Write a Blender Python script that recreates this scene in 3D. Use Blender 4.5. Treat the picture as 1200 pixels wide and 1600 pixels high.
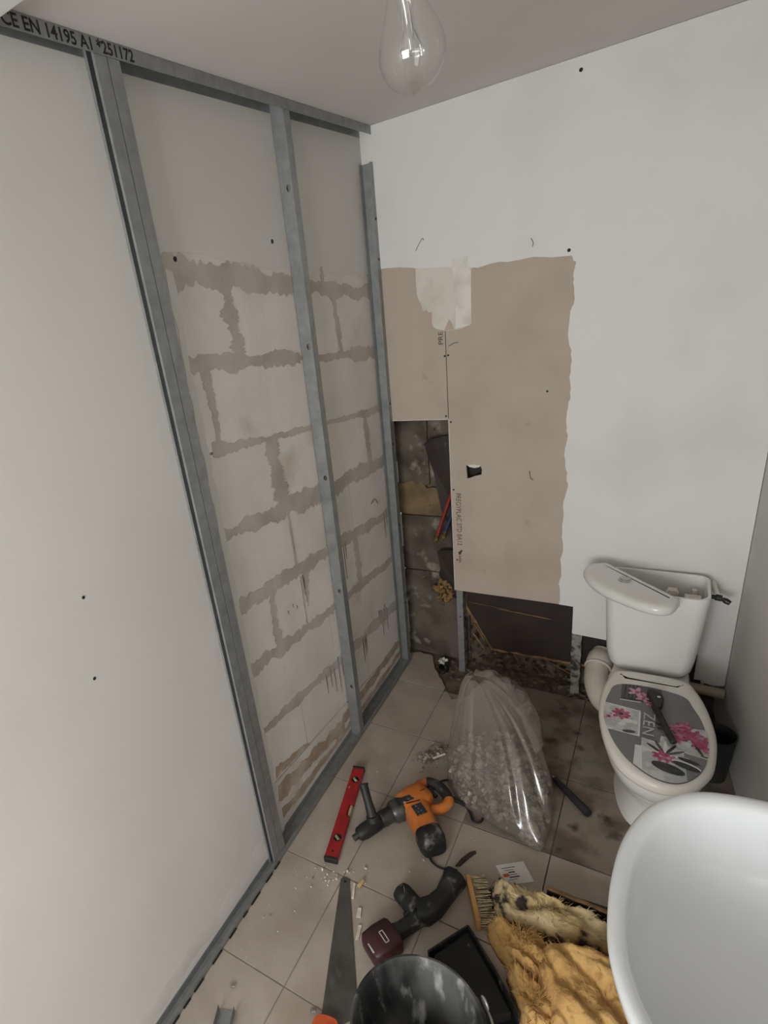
import bpy, math, random
from mathutils import Vector, Matrix, noise
from mathutils.geometry import tessellate_polygon

for o in list(bpy.data.objects):
    bpy.data.objects.remove(o, do_unlink=True)
SC = bpy.context.scene
COL = SC.collection
rnd = random.Random(7)

# ---------------------------------------------------------------- camera, world, light
cam_d = bpy.data.cameras.new('camera')
cam = bpy.data.objects.new('camera', cam_d)
COL.objects.link(cam)
cam_d.sensor_fit = 'HORIZONTAL'
cam_d.sensor_width = 36.0
cam_d.lens = 894.7 * 36.0 / 1200.0
cam_d.shift_x = (600 - 437.86) / 1200
cam_d.shift_y = (850.16 - 800) / 1200
cam_d.clip_start = 0.02
cam.matrix_world = Matrix(((0.8315, -0.0956, 0.5473, 1.0792),
                           (0.5345, 0.4068, -0.7409, -2.4895),
                           (-0.1518, 0.9085, 0.3894, 1.9431),
                           (0, 0, 0, 1)))
SC.camera = cam

world = bpy.data.worlds.new('world')
SC.world = world
world.use_nodes = True
world.node_tree.nodes['Background'].inputs[0].default_value = (0.96, 0.985, 1.0, 1)
world.node_tree.nodes['Background'].inputs[1].default_value = 0.6


def area(name, loc, target, sx, sy, energy, color):
    d = bpy.data.lights.new(name, 'AREA')
    d.shape = 'RECTANGLE'
    d.size, d.size_y = sx, sy
    d.energy, d.color = energy, color
    o = bpy.data.objects.new(name, d)
    COL.objects.link(o)
    o.location = loc
    o.rotation_euler = (Vector(target) - Vector(loc)).to_track_quat('-Z', 'Y').to_euler()
    return o


# daylight entering by the window in the wall behind the photographer
area('window_daylight', (0.70, -4.64, 1.55), (0.70, 0.0, 1.25), 1.20, 1.15, 80, (0.965, 0.99, 1.0))
# added fill light at an invented opening, brightens the left wall and basin
area('side_fill_light', (1.86, -3.10, 1.10), (0.0, -2.2, 1.0), 0.70, 1.90, 11, (0.965, 0.99, 1.0))

SC.view_settings.view_transform = 'Standard'
SC.view_settings.look = 'None'
SC.view_settings.gamma = 1.0
SC.view_settings.use_curve_mapping = False
SC.view_settings.exposure = -0.20


# ---------------------------------------------------------------- materials
def lin(c):
    return tuple(((x / 255) / 12.92 if x / 255 <= 0.04045 else ((x / 255 + 0.055) / 1.055) ** 2.4) for x in c) + (1.0,)


MATS = {}


def mat(name, col, rough=0.7, col2=None, scale=6.0, lo=0.45, hi=0.65, detail=6.0, bump=0.0, bscale=60.0,
        metal=0.0, rand=0.0, spec=0.4, col3=None, scale3=40.0, lo3=0.6, hi3=0.7, stretch=None):
    if name in MATS:
        return MATS[name]
    m = bpy.data.materials.new(name)
    m.use_nodes = True
    nt = m.node_tree
    N, L = nt.nodes, nt.links
    b = N['Principled BSDF']
    b.inputs['Roughness'].default_value = rough
    b.inputs['Metallic'].default_value = metal
    b.inputs['Specular IOR Level'].default_value = spec
    tc = N.new('ShaderNodeTexCoord')
    src = tc.outputs['Object']
    if stretch:
        mp = N.new('ShaderNodeMapping')
        mp.inputs['Scale'].default_value = stretch
        L.new(src, mp.inputs['Vector'])
        src = mp.outputs['Vector']

    def nmix(prev, c, sc, a, z):
        no = N.new('ShaderNodeTexNoise')
        no.inputs['Scale'].default_value = sc
        no.inputs['Detail'].default_value = detail
        L.new(src, no.inputs['Vector'])
        mr = N.new('ShaderNodeMapRange')
        mr.inputs['From Min'].default_value = a
        mr.inputs['From Max'].default_value = z
        L.new(no.outputs['Fac'], mr.inputs['Value'])
        mx = N.new('ShaderNodeMix')
        mx.data_type = 'RGBA'
        L.new(mr.outputs['Result'], mx.inputs['Factor'])
        L.new(prev, mx.inputs[6])
        mx.inputs[7].default_value = lin(c)
        return mx.outputs[2]

    rgb = N.new('ShaderNodeRGB')
    rgb.outputs[0].default_value = lin(col)
    cur = rgb.outputs[0]
    if col2:
        cur = nmix(cur, col2, scale, lo, hi)
    if col3:
        cur = nmix(cur, col3, scale3, lo3, hi3)
    if rand:
        oi = N.new('ShaderNodeObjectInfo')
        mr = N.new('ShaderNodeMapRange')
        mr.inputs['To Min'].default_value = 1 - rand
        mr.inputs['To Max'].default_value = 1 + rand
        L.new(oi.outputs['Random'], mr.inputs['Value'])
        hs = N.new('ShaderNodeHueSaturation')
        L.new(mr.outputs['Result'], hs.inputs['Value'])
        L.new(cur, hs.inputs['Color'])
        cur = hs.outputs['Color']
    L.new(cur, b.inputs['Base Color'])
    if bump:
        no = N.new('ShaderNodeTexNoise')
        no.inputs['Scale'].default_value = bscale
        no.inputs['Detail'].default_value = 5
        L.new(src, no.inputs['Vector'])
        bp = N.new('ShaderNodeBump')
        bp.inputs['Strength'].default_value = bump
        bp.inputs['Distance'].default_value = 0.004
        L.new(no.outputs['Fac'], bp.inputs['Height'])
        L.new(bp.outputs['Normal'], b.inputs['Normal'])
    MATS[name] = m
    return m


def clear_mat(name, tint, clear, rough, white=0.0, whitecol=(200, 198, 192)):
    """thin clear film: transparent body, fresnel gloss, optional milky part"""
    m = bpy.data.materials.new(name)
    m.use_nodes = True
    nt = m.node_tree
    N, L = nt.nodes, nt.links
    N.remove(N['Principled BSDF'])
    out = N['Material Output']
    tr = N.new('ShaderNodeBsdfTransparent')
    tr.inputs[0].default_value = tint
    gl = N.new('ShaderNodeBsdfGlossy')
    gl.inputs['Roughness'].default_value = rough
    lw = N.new('ShaderNodeLayerWeight')
    lw.inputs['Blend'].default_value = 0.5
    pw = N.new('ShaderNodeMath')
    pw.operation = 'POWER'
    pw.inputs[1].default_value = 4.0
    L.new(lw.outputs['Facing'], pw.inputs[0])
    fr = N.new('ShaderNodeMath')
    fr.operation = 'MULTIPLY_ADD'
    fr.inputs[1].default_value = clear
    fr.inputs[2].default_value = 0.05 if not white else 0.085
    L.new(pw.outputs[0], fr.inputs[0])
    body = tr.outputs[0]
    if white:
        df = N.new('ShaderNodeBsdfDiffuse')
        df.inputs[0].default_value = lin(whitecol)
        tl = N.new('ShaderNodeBsdfTranslucent')
        tl.inputs[0].default_value = lin(whitecol)
        m0 = N.new('ShaderNodeMixShader')
        m0.inputs[0].default_value = 0.4
        L.new(df.outputs[0], m0.inputs[1])
        L.new(tl.outputs[0], m0.inputs[2])
        m1 = N.new('ShaderNodeMixShader')
        m1.inputs[0].default_value = white
        L.new(body, m1.inputs[1])
        L.new(m0.outputs[0], m1.inputs[2])
        body = m1.outputs[0]
    mx = N.new('ShaderNodeMixShader')
    L.new(fr.outputs[0], mx.inputs[0])
    L.new(body, mx.inputs[1])
    L.new(gl.outputs[0], mx.inputs[2])
    L.new(mx.outputs[0], out.inputs['Surface'])
    MATS[name] = m
    return m


paint = mat('wall_paint', (219, 218, 214), 0.75, (206, 204, 199), 1.6, 0.45, 0.75, bump=0.08, bscale=90)
paint_left = mat('left_paint', (208, 205, 199), 0.72, (198, 194, 187), 1.3, 0.4, 0.75, bump=0.06, bscale=70,
                 col3=(150, 142, 132), scale3=5, lo3=0.74, hi3=0.85)
paint_right = mat('right_paint', (204, 201, 197), 0.75, (188, 184, 180), 2.0, 0.45, 0.75, bump=0.05)
paint_edge = mat('plaster_coat', (222, 220, 216), 0.8, (210, 207, 202), 2.2, 0.5, 0.75, bump=0.15, bscale=40)
ceil_m = mat('ceiling_paint', (214, 209, 205), 0.85, (205, 199, 195), 1.2, 0.4, 0.7, bump=0.04)
tan = mat('plasterboard_paper', (182, 168, 153), 0.85, (172, 157, 142), 4.0, 0.45, 0.7, bump=0.05, bscale=120,
          col3=(160, 143, 125), scale3=14, lo3=0.66, hi3=0.8)
gyps = mat('gypsum_core', (214, 209, 200), 0.9, (190, 184, 175), 20)
filler = mat('joint_filler', (212, 206, 196), 0.85, (196, 189, 178), 9, 0.4, 0.7, bump=0.15, bscale=50)
scuff = mat('scuffed_paint', (208, 204, 198), 0.8, (194, 189, 182), 6, 0.4, 0.65)
tape = mat('joint_tape', (222, 217, 208), 0.8, (204, 198, 188), 12)
block_w = mat('aerated_block', (219, 213, 205), 0.85, (205, 198, 189), 4.0, 0.42, 0.72, bump=0.2, bscale=45, rand=0.03,
              col3=(168, 150, 132), scale3=3.0, lo3=0.62, hi3=0.85)
mortar = mat('mortar_smear', (187, 180, 170), 0.9, (168, 160, 150), 7, 0.4, 0.65, bump=0.3, bscale=60)
drip_m = mat('drip_mark', (108, 100, 90), 0.9, (130, 122, 112), 30)
dirt_m = mat('wall_base_dirt', (164, 144, 124), 0.95, (188, 174, 158), 9, 0.42, 0.6, bump=0.3)
block_g = mat('concrete_block', (104, 94, 82), 0.95, (70, 61, 52), 7, 0.4, 0.65, bump=0.5, bscale=35, rand=0.06,
              col3=(150, 141, 128), scale3=13, lo3=0.6, hi3=0.75)
mort_y = mat('yellow_mortar', (128, 107, 78), 0.95, (104, 87, 64), 12, 0.4, 0.65, bump=0.6, bscale=40)
steel = mat('galvanised_steel', (158, 159, 158), 0.46, (140, 142, 142), 30, 0.35, 0.7, metal=0.6, spec=0.5)
steel_d = mat('old_steel', (150, 146, 138), 0.6, (60, 55, 48), 30, 0.45, 0.6, metal=0.3)
ink = mat('black_ink', (32, 30, 29), 0.8, (48, 46, 44), 50)
print_ink = mat('paper_print_ink', (66, 58, 52), 0.85, (86, 77, 69), 60)
tile = mat('floor_tile', (168, 156, 143), 0.55, (153, 140, 127), 5, 0.42, 0.68, bump=0.1, bscale=50, rand=0.03,
           col3=(188, 178, 166), scale3=3.2, lo3=0.55, hi3=0.8)
tile_d = mat('dirty_floor_tile', (136, 124, 111), 0.6, (100, 88, 73), 7, 0.45, 0.62, bump=0.15, bscale=50, rand=0.04,
             col3=(62, 51, 40), scale3=11, lo3=0.58, hi3=0.72)
grout = mat('grout', (92, 81, 69), 0.95, (72, 62, 52), 20, bump=0.3)
grout_d = mat('dust_filled_grout', (136, 124, 112), 0.95, (116, 104, 92), 14, 0.4, 0.65, bump=0.2)
grout_l = mat('screed', (112, 98, 82), 0.95, (84, 72, 59), 12, 0.4, 0.65, bump=0.8, bscale=30)
dark_gap = mat('track_gap_shade', (28, 25, 23), 0.9, (48, 43, 38), 30)
kraft = mat('kraft_facing', (50, 40, 33), 0.6, (37, 29, 24), 6, 0.4, 0.7, bump=0.6, bscale=14, col3=(78, 66, 56), scale3=20, lo3=0.66, hi3=0.76)
wool = mat('glass_wool', (212, 170, 108), 0.95, (188, 144, 84), 9, 0.4, 0.65, bump=0.9, bscale=90,
           col3=(150, 112, 62), scale3=24, lo3=0.6, hi3=0.75)
wool_w = mat('mouldy_wool', (206, 186, 146), 0.95, (190, 162, 108), 8, 0.4, 0.6, bump=0.9, bscale=90,
             col3=(58, 53, 47), scale3=15, lo3=0.49, hi3=0.58)
cer = mat('white_ceramic', (227, 225, 220), 0.12, (222, 219, 213), 2.0, spec=0.5)
cer_s = mat('basin_ceramic', (228, 230, 231), 0.1, (223, 225, 226), 2.0, spec=0.5)
plas_w = mat('white_plastic', (216, 209, 198), 0.35, (206, 198, 186), 5)
seat_m = mat('seat_plastic', (228, 224, 215), 0.3, (220, 214, 203), 4)
pvc = mat('grey_white_pvc', (206, 196, 182), 0.4, (190, 178, 162), 6)
pvc_d = mat('old_beige_pipe', (168, 156, 138), 0.5, (140, 128, 112), 8)
chrome = mat('chrome', (190, 190, 190), 0.2, (160, 160, 160), 10, metal=1.0)
brass = mat('brass', (150, 128, 88), 0.4, (110, 92, 62), 20, metal=0.7)
red_p = mat('red_pipe', (142, 48, 46), 0.5, (118, 40, 38), 10)
blue_p = mat('blue_pipe', (48, 58, 82), 0.45, (38, 46, 66), 10)
black_p = mat('black_plastic', (34, 33, 33), 0.5, (46, 45, 44), 12, bump=0.1)
black_dust = mat('dusty_black_plastic', (30, 30, 30), 0.6, (62, 60, 57), 14, 0.5, 0.75, bump=0.2,
                 col3=(140, 135, 127), scale3=26, lo3=0.58, hi3=0.78)
pan_m = mat('black_pan_plastic', (20, 20, 20), 0.55, (30, 30, 29), 14, 0.5, 0.75, col3=(120, 116, 110), scale3=30, lo3=0.72, hi3=0.8)
bucket_m = mat('plaster_coated_rubber', (34, 34, 34), 0.65, (96, 95, 92), 9, 0.42, 0.64, bump=0.4, bscale=30,
               col3=(176, 174, 168), scale3=22, lo3=0.57, hi3=0.74, stretch=(1, 1, 0.35))
wire_m = mat('pale_wire', (170, 168, 162), 0.45, (130, 128, 122), 20, metal=0.4)
red_m = mat('red_aluminium', (166, 34, 36), 0.4, (138, 26, 30), 12, 0.45, 0.7, col3=(196, 150, 142), scale3=26, lo3=0.7,
            hi3=0.78)
vial = mat('vial_glass', (176, 166, 128), 0.2, (150, 140, 104), 20)
orange = mat('orange_plastic', (196, 110, 44), 0.5, (170, 94, 44), 9, 0.45, 0.7, bump=0.1,
             col3=(160, 128, 100), scale3=15, lo3=0.54, hi3=0.76)
tool_metal = mat('tool_metal', (92, 90, 86), 0.35, (52, 51, 50), 18, metal=0.6)
sticker = mat('sticker', (44, 44, 46), 0.4, (160, 158, 152), 60, 0.55, 0.62)
saw_m = mat('saw_blade', (98, 94, 89), 0.42, (78, 75, 71), 8, 0.4, 0.65, metal=0.35, col3=(140, 133, 126), scale3=5,
            lo3=0.64, hi3=0.8)
saw_h = mat('saw_handle', (206, 92, 48), 0.5, (180, 74, 40), 12)
batt_red = mat('dark_red_plastic', (66, 34, 35), 0.45, (50, 27, 28), 12)
pale = mat('pale_print', (206, 200, 194), 0.5, (190, 184, 178), 30)
wood = mat('pale_wood', (186, 140, 88), 0.6, (160, 116, 70), 30, 0.4, 0.7, stretch=(1, 1, 6))
bristle = mat('bristle', (186, 168, 136), 0.8, (120, 104, 80), 40)
paper = mat('paper', (214, 211, 206), 0.8, (202, 198, 192), 10)
rubble = mat('plaster_rubble', (184, 172, 155), 0.95, (140, 130, 116), 35, 0.4, 0.6, bump=0.5, rand=0.1)
rubble2 = mat('grey_rubble', (158, 148, 134), 0.95, (116, 106, 94), 45, 0.4, 0.6, bump=0.5, rand=0.1)
foam = mat('yellow_foam', (206, 176, 120), 0.9, (186, 150, 96), 30, bump=0.4)
wool_d = mat('soiled_wool', (150, 118, 74), 0.95, (112, 86, 54), 14, 0.4, 0.65, bump=0.9, bscale=90)
scrap_m = mat('rotten_scrap', (92, 72, 52), 0.95, (60, 47, 35), 20, 0.4, 0.65, bump=0.6)
brown_strip = mat('brown_kraft_strip', (128, 98, 66), 0.9, (96, 72, 48), 30)
chipm = mat('white_chip', (222, 214, 198), 0.9, (200, 190, 172), 30, bump=0.3, rand=0.08)
dec_g = mat('decal_grey', (122, 121, 121), 0.4, (114, 113, 113), 6)
dec_d = mat('decal_dark_grey', (82, 81, 82), 0.35, (70, 69, 70), 9)
dec_w = mat('decal_white', (222, 220, 216), 0.35, (208, 206, 202), 12)
dec_l = mat('decal_light', (178, 180, 178), 0.35, (204, 204, 200), 40, 0.45, 0.6)
dec_p = mat('decal_pink', (164, 62, 98), 0.4, (190, 116, 144), 50, 0.45, 0.6)
dec_p2 = mat('decal_pale_pink', (206, 160, 176), 0.4, (178, 92, 124), 60, 0.5, 0.62)
dec_k = mat('decal_black', (40, 40, 42), 0.3, (66, 66, 68), 30)
glassm = clear_mat('bulb_glass', (0.96, 0.96, 0.95, 1), 0.6, 0.03, 0.05)
bagm = clear_mat('clear_film', (0.93, 0.91, 0.88, 1), 0.5, 0.13, 0.34, (192, 184, 172))
win_glass = clear_mat('window_glass', (0.97, 0.98, 0.98, 1), 0.5, 0.02)


# ---------------------------------------------------------------- mesh helpers
class MB:
    def __init__(s):
        s.v, s.f, s.m = [], [], []

    def add(s, vs, fs, mi=0):
        n = len(s.v)
        s.v += [Vector(p) for p in vs]
        for f in fs:
            s.f.append([n + i for i in f])
            s.m.append(mi)
        return s

    def box(s, lo, hi, mi=0):
        x0, y0, z0 = lo
        x1, y1, z1 = hi
        return s.add([(x0, y0, z0), (x1, y0, z0), (x1, y1, z0), (x0, y1, z0), (x0, y0, z1), (x1, y0, z1), (x1, y1, z1),
                      (x0, y1, z1)],
                     [(0, 3, 2, 1), (4, 5, 6, 7), (0, 1, 5, 4), (1, 2, 6, 5), (2, 3, 7, 6), (3, 0, 4, 7)], mi)

    def obox(s, c, ux, hx, hy, hz, mi=0, up=(0, 0, 1)):
        """oriented box: centre, long direction, half sizes"""
        c, ux, up = Vector(c), Vector(ux).normalized(), Vector(up)
        uy = up.cross(ux).normalized()
        uz = ux.cross(uy)
        vs = [c + ux * hx * a + uy * hy * b + uz * hz * d for d in (-1, 1) for a, b in ((-1, -1), (1, -1), (1, 1), (-1, 1))]
        return s.add(vs, [(0, 3, 2, 1), (4, 5, 6, 7), (0, 1, 5, 4), (1, 2, 6, 5), (2, 3, 7, 6), (3, 0, 4, 7)], mi)

    def loft(s, rings, cap0=True, cap1=True, mi=0, closed=True):
        n = len(rings[0])
        vs = [p for r in rings for p in r]
        fs = []
        for i in range(len(rings) - 1):
            for j in range(n if closed else n - 1):
                k = (j + 1) % n
                fs.append((i * n + j, i * n + k, (i + 1) * n + k, (i + 1) * n + j))
        if cap0:
            fs.append(tuple(range(n - 1, -1, -1)))
        if cap1:
            fs.append(tuple((len(rings) - 1) * n + j for j in range(n)))
        return s.add(vs, fs, mi)

    def tube(s, path, r, n=12, cap=True, mi=0, flat=1.0):
        path = [Vector(p) for p in path]
        rs = r if isinstance(r, (list, tuple)) else [r] * len(path)
        rings = []
        prev = None
        for i, p in enumerate(path):
            t = (path[min(i + 1, len(path) - 1)] - path[max(i - 1, 0)]).normalized()
            if prev is None:
                a = Vector((0, 0, 1)) if abs(t.z) < 0.9 else Vector((1, 0, 0))
            else:
                a = prev
            u = (a - t * a.dot(t)).normalized()
            w = t.cross(u)
            prev = u
            rings.append([p + u * rs[i] * flat * math.cos(2 * math.pi * k / n) + w * rs[i] * math.sin(2 * math.pi * k / n)
                          for k in range(n)])
        return s.loft(rings, cap, cap, mi)

    def plate(s, outer, axis, a, b, holes=(), mi=0):
        loops = [list(outer)] + [list(h) for h in holes]
        flat = [p for lp in loops for p in lp]
        tris = tessellate_polygon([[Vector((p[0], p[1], 0)) for p in lp] for lp in loops])
        def P(p, d):
            if axis == 'x':
                return (d, p[0], p[1])
            if axis == 'y':
                return (p[0], d, p[1])
            return (p[0], p[1], d)
        n = len(flat)
        vs = [P(p, a) for p in flat] + [P(p, b) for p in flat]
        fs = [tuple(t) for t in tris] + [tuple(i + n for i in reversed(t)) for t in tris]
        o = 0
        for lp in loops:
            k = len(lp)
            for i in range(k):
                j = (i + 1) % k
                fs.append((o + i, o + j, n + o + j, n + o + i))
            o += k
        return s.add(vs, fs, mi)

    def chunk(s, c, r, rr, mi=0, flat=1.0):
        import bmesh
        bm = bmesh.new()
        for _ in range(10):
            d = Vector((rr.gauss(0, 1), rr.gauss(0, 1), rr.gauss(0, 1))).normalized() * r * rr.uniform(0.7, 1.1)
            d.z *= flat
            bm.verts.new(Vector(c) + d)
        g = bmesh.ops.convex_hull(bm, input=bm.verts)
        bm.verts.index_update()
        vs = [v.co.copy() for v in bm.verts]
        fs = [[v.index for v in f.verts] for f in bm.faces]
        bm.free()
        return s.add(vs, fs, mi)

    def build(s, name, mats, parent=None, smooth=False, bevel=0.0, base=None, recalc=True, angle=40, sub=0):
        import bmesh
        if not isinstance(mats, (list, tuple)):
            mats = [mats]
        if parent is not None:
            off = wloc(parent)
        elif base is not None:
            off = Vector(base)
        else:
            off = Vector((0, 0, 0))
        me = bpy.data.meshes.new(name)
        me.from_pydata([tuple(v - off) for v in s.v], [], s.f)
        for m in mats:
            me.materials.append(m)
        me.polygons.foreach_set('material_index', s.m)
        if recalc:
            bm = bmesh.new()
            bm.from_mesh(me)
            bmesh.ops.recalc_face_normals(bm, faces=bm.faces)
            bm.to_mesh(me)
            bm.free()
        if smooth:
            me.polygons.foreach_set('use_smooth', [True] * len(me.polygons))
            me.set_sharp_from_angle(angle=math.radians(angle))
        me.update()
        o = bpy.data.objects.new(name, me)
        COL.objects.link(o)
        if parent is not None:
            o.parent = parent
        else:
            o.location = off
        if bevel:
            bv = o.modifiers.new('bevel', 'BEVEL')
            bv.width = bevel
            bv.segments = 2
            bv.limit_method = 'ANGLE'
        if sub:
            sb = o.modifiers.new('subsurf', 'SUBSURF')
            sb.levels = sb.render_levels = sub
        return o


def wloc(o):
    p = Vector(o.location)
    while o.parent:
        o = o.parent
        p += Vector(o.location)
    return p


def tag(o, label=None, cat=None, group=None, kind=None):
    if label:
        o['label'] = label
    if cat:
        o['category'] = cat
    if group:
        o['group'] = group
    if kind:
        o['kind'] = kind
    return o


def thing(name, loc, label, cat, group=None):
    o = bpy.data.objects.new(name, None)
    o.empty_display_size = 0.05
    COL.objects.link(o)
    o.location = loc
    return tag(o, label, cat, group)


def struct(o):
    o['kind'] = 'structure'
    return o


def text_mb(s, size, origin, right, up, extrude=0.0004, width=None, bold=0.0):
    cu = bpy.data.curves.new('t', 'FONT')
    cu.body = s
    cu.size = size
    cu.offset = bold
    ob = bpy.data.objects.new('t', cu)
    COL.objects.link(ob)
    dg = bpy.context.evaluated_depsgraph_get()
    me = bpy.data.meshes.new_from_object(ob.evaluated_get(dg))
    xs = [v.co.x for v in me.vertices]
    k = width / (max(xs) - min(xs)) if width else 1.0
    right, up, origin = Vector(right), Vector(up), Vector(origin)
    nrm = right.cross(up)
    mb = MB()
    mb.add([origin + right * (v.co.x - min(xs)) * k + up * v.co.y + nrm * extrude for v in me.vertices],
           [list(p.vertices) for p in me.polygons])
    bpy.data.objects.remove(ob, do_unlink=True)
    bpy.data.curves.remove(cu)
    return mb


def smoothloop(pts, sub=6):
    n = len(pts)
    out = []
    P = [Vector(p) for p in pts]
    for i in range(n):
        a, b, c, d = P[i - 1], P[i], P[(i + 1) % n], P[(i + 2) % n]
        for k in range(sub):
            t = k / sub
            out.append(0.5 * ((2 * b) + (c - a) * t + (2 * a - 5 * b + 4 * c - d) * t * t + (3 * b - a - 3 * c + d) * t ** 3))
    return out


def smoothpath(pts, sub=6):
    P = [Vector(p) for p in pts]
    P = [P[0] * 2 - P[1]] + P + [P[-1] * 2 - P[-2]]
    out = []
    for i in range(1, len(P) - 2):
        a, b, c, d = P[i - 1], P[i], P[i + 1], P[i + 2]
        for k in range(sub):
            t = k / sub
            out.append(0.5 * ((2 * b) + (c - a) * t + (2 * a - 5 * b + 4 * c - d) * t * t + (3 * b - a - 3 * c + d) * t ** 3))
    out.append(P[-2])
    return out


def inset(loop, d):
    """shift a planar (xy) loop inwards by about d (loop of Vectors 2D or 3D)"""
    n = len(loop)
    A = sum(loop[i].x * loop[(i + 1) % n].y - loop[(i + 1) % n].x * loop[i].y for i in range(n))
    sg = 1 if A > 0 else -1
    out = []
    for i in range(n):
        t = (loop[(i + 1) % n] - loop[i - 1])
        nn = Vector((-t.y, t.x)).normalized() * sg * d
        q = loop[i].copy()
        q.x += nn.x
        q.y += nn.y
        out.append(q)
    return out


def ring3(loop, z):
    return [Vector((p.x, p.y, z)) for p in loop]


def jag(a, b, n, amp, seed=0, keep_ends=True):
    """ragged polyline between two 2D points"""
    rr = random.Random(seed)
    a, b = Vector(a), Vector(b)
    t = (b - a)
    nn = Vector((-t.y, t.x)).normalized()
    out = []
    for i in range(n + 1):
        k = i / n
        d = 0 if (keep_ends and i in (0, n)) else rr.uniform(-amp, amp)
        out.append(tuple(a + t * k + nn * d))
    return out


# ================================================================ STRUCTURE
H = 2.5
RW0, RWS = 1.368, 0.12          # right wall runs slightly outwards towards the door


def rwx(y):
    return RW0 - RWS * y


# floor ------------------------------------------------------------
floor = MB().box((-0.12, -4.7, -0.10), (2.1, 0.35, -0.012)).build('floor', grout_l)
struct(floor)
tag(floor, 'beige ceramic tiled floor, dusty, broken open at the back left corner')
MB().box((-0.03, -4.7, -0.0115), (0.60, -0.19, -0.0012)).build('grout_bed', grout_d, floor)
MB().box((0.60, -4.7, -0.0115), (2.05, -0.19, -0.0025)).build('grout_bed', grout, floor)
MB().box((0.36, -0.189, -0.0115), (1.39, -0.012, -0.003)).build('grout_bed', grout, floor)
XJ = [-0.004, 0.247, 0.558, 0.870, 1.180, 1.492, 1.80, 2.1]
YJ = [-4.83, -4.44, -4.05, -3.66, -3.28, -2.90, -2.51, -2.12, -1.724, -1.315, -0.913, -0.54, -0.183, -0.012]
G = 0.002
for j in range(len(YJ) - 1):
    for i in range(len(XJ) - 1):
        x0, x1, y0, y1 = XJ[i] + G, XJ[i + 1] - G, YJ[j] + G, YJ[j + 1] - G
        if i == 0:
            x0 = 0.002
        if y0 > -0.5 and x1 > 1.3:
            x1 = min(x1, 1.375)
        if x0 > rwx(y0) - 0.01:
            continue
        x1 = min(x1, rwx(y0))
        dirty = x0 > 0.55 and y0 > -1.0
        if j == 12 and i == 0:
            pts = [(0.002, -0.181), (0.245, -0.181), (0.245, -0.157), (0.225, -0.128), (0.208, -0.10), (0.190, -0.085),
                   (0.168, -0.048), (0.147, -0.025), (0.128, 0.012), (0.112, 0.045), (0.10, 0.078), (0.077, 0.094),
                   (0.045, 0.088), (0.020, 0.098), (-0.03, 0.07), (-0.03, 0.0)]
        elif j == 11 and i == 1:
            pts = [(x0, y0), (x1, y0), (x1, y1), (0.36, y1), (0.335, -0.215), (0.318, -0.222), (0.302, -0.236),
                   (0.285, -0.212), (0.262, y1), (x0, y1)]
        elif j == 12 and i == 1:
            pts = [(0.37, y0), (x1, y0), (x1, y1), (0.40, y1), (0.392, -0.08), (0.372, -0.12)]
        else:
            pts = [(x0, y0), (x1, y0), (x1, y1), (x0, y1)]
        dz = rnd.uniform(-0.0006, 0.0)
        MB().plate(pts, 'z', -0.011, dz).build('tile', tile_d if dirty else tile, floor, bevel=0.0012)
# screed patches and dirt in the broken strip along the back wall
rr = random.Random(3)
mb = MB()
for k in range(60):
    x = rr.uniform(0.13, 0.40)
    y = rr.uniform(-0.17, 0.11)
    if y < -0.75 * (x - 0.12) + 0.02 and x < 0.30:
        continue
    mb.chunk((x, y, -0.009), rr.uniform(0.006, 0.02), rr, flat=0.5)
for k in range(90):
    mb.chunk((rr.uniform(0.32, 1.0), rr.uniform(-0.01, 0.10), -0.008), rr.uniform(0.006, 0.022), rr, flat=0.6)
o = mb.build('broken_screed', grout_l, floor)
o['kind'] = 'stuff'

# ceiling ------------------------------------------------------------
ceiling = MB().box((-0.12, -4.7, H), (2.1, 0.14, H + 0.08)).build('ceiling', ceil_m)
struct(ceiling)
tag(ceiling, 'flat grey white painted ceiling')

# left wall: painted board near, bare aerated blocks between the studs -------
wl = MB().box((-0.16, -4.7, 0.0), (-0.056, 0.14, H)).build('wall_left', mortar)
struct(wl)
tag(wl, 'left wall, white painted board in front, stripped aerated blocks towards the back')
MB().box((-0.0555, -4.7, 0.002), (-0.031, -1.372, H - 0.002)).build('painted_board', paint_left, wl)
for (y, z) in ((-1.79, 1.375), (-1.83, 1.17)):
    MB().tube([(-0.0312, y, z), (-0.0302, y, z)], 0.0045, 10).build('screw_hole', ink, wl)
st_ = jag((-2.40, 0.055), (-1.42, 0.05), 24, .012, 71) + jag((-1.40, 0.135), (-1.75, 0.10), 10, .014, 72) + jag((-1.78, 0.115), (-2.40, 0.10), 16, .02, 73)
MB().plate(st_, 'x', -0.0312, -0.0306).build('scuff_stain', scuff, wl)
# plaster remains above the blocks
SL = -0.12


def crs(z0, y):
    return z0 + SL * (y + 1.2)


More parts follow.
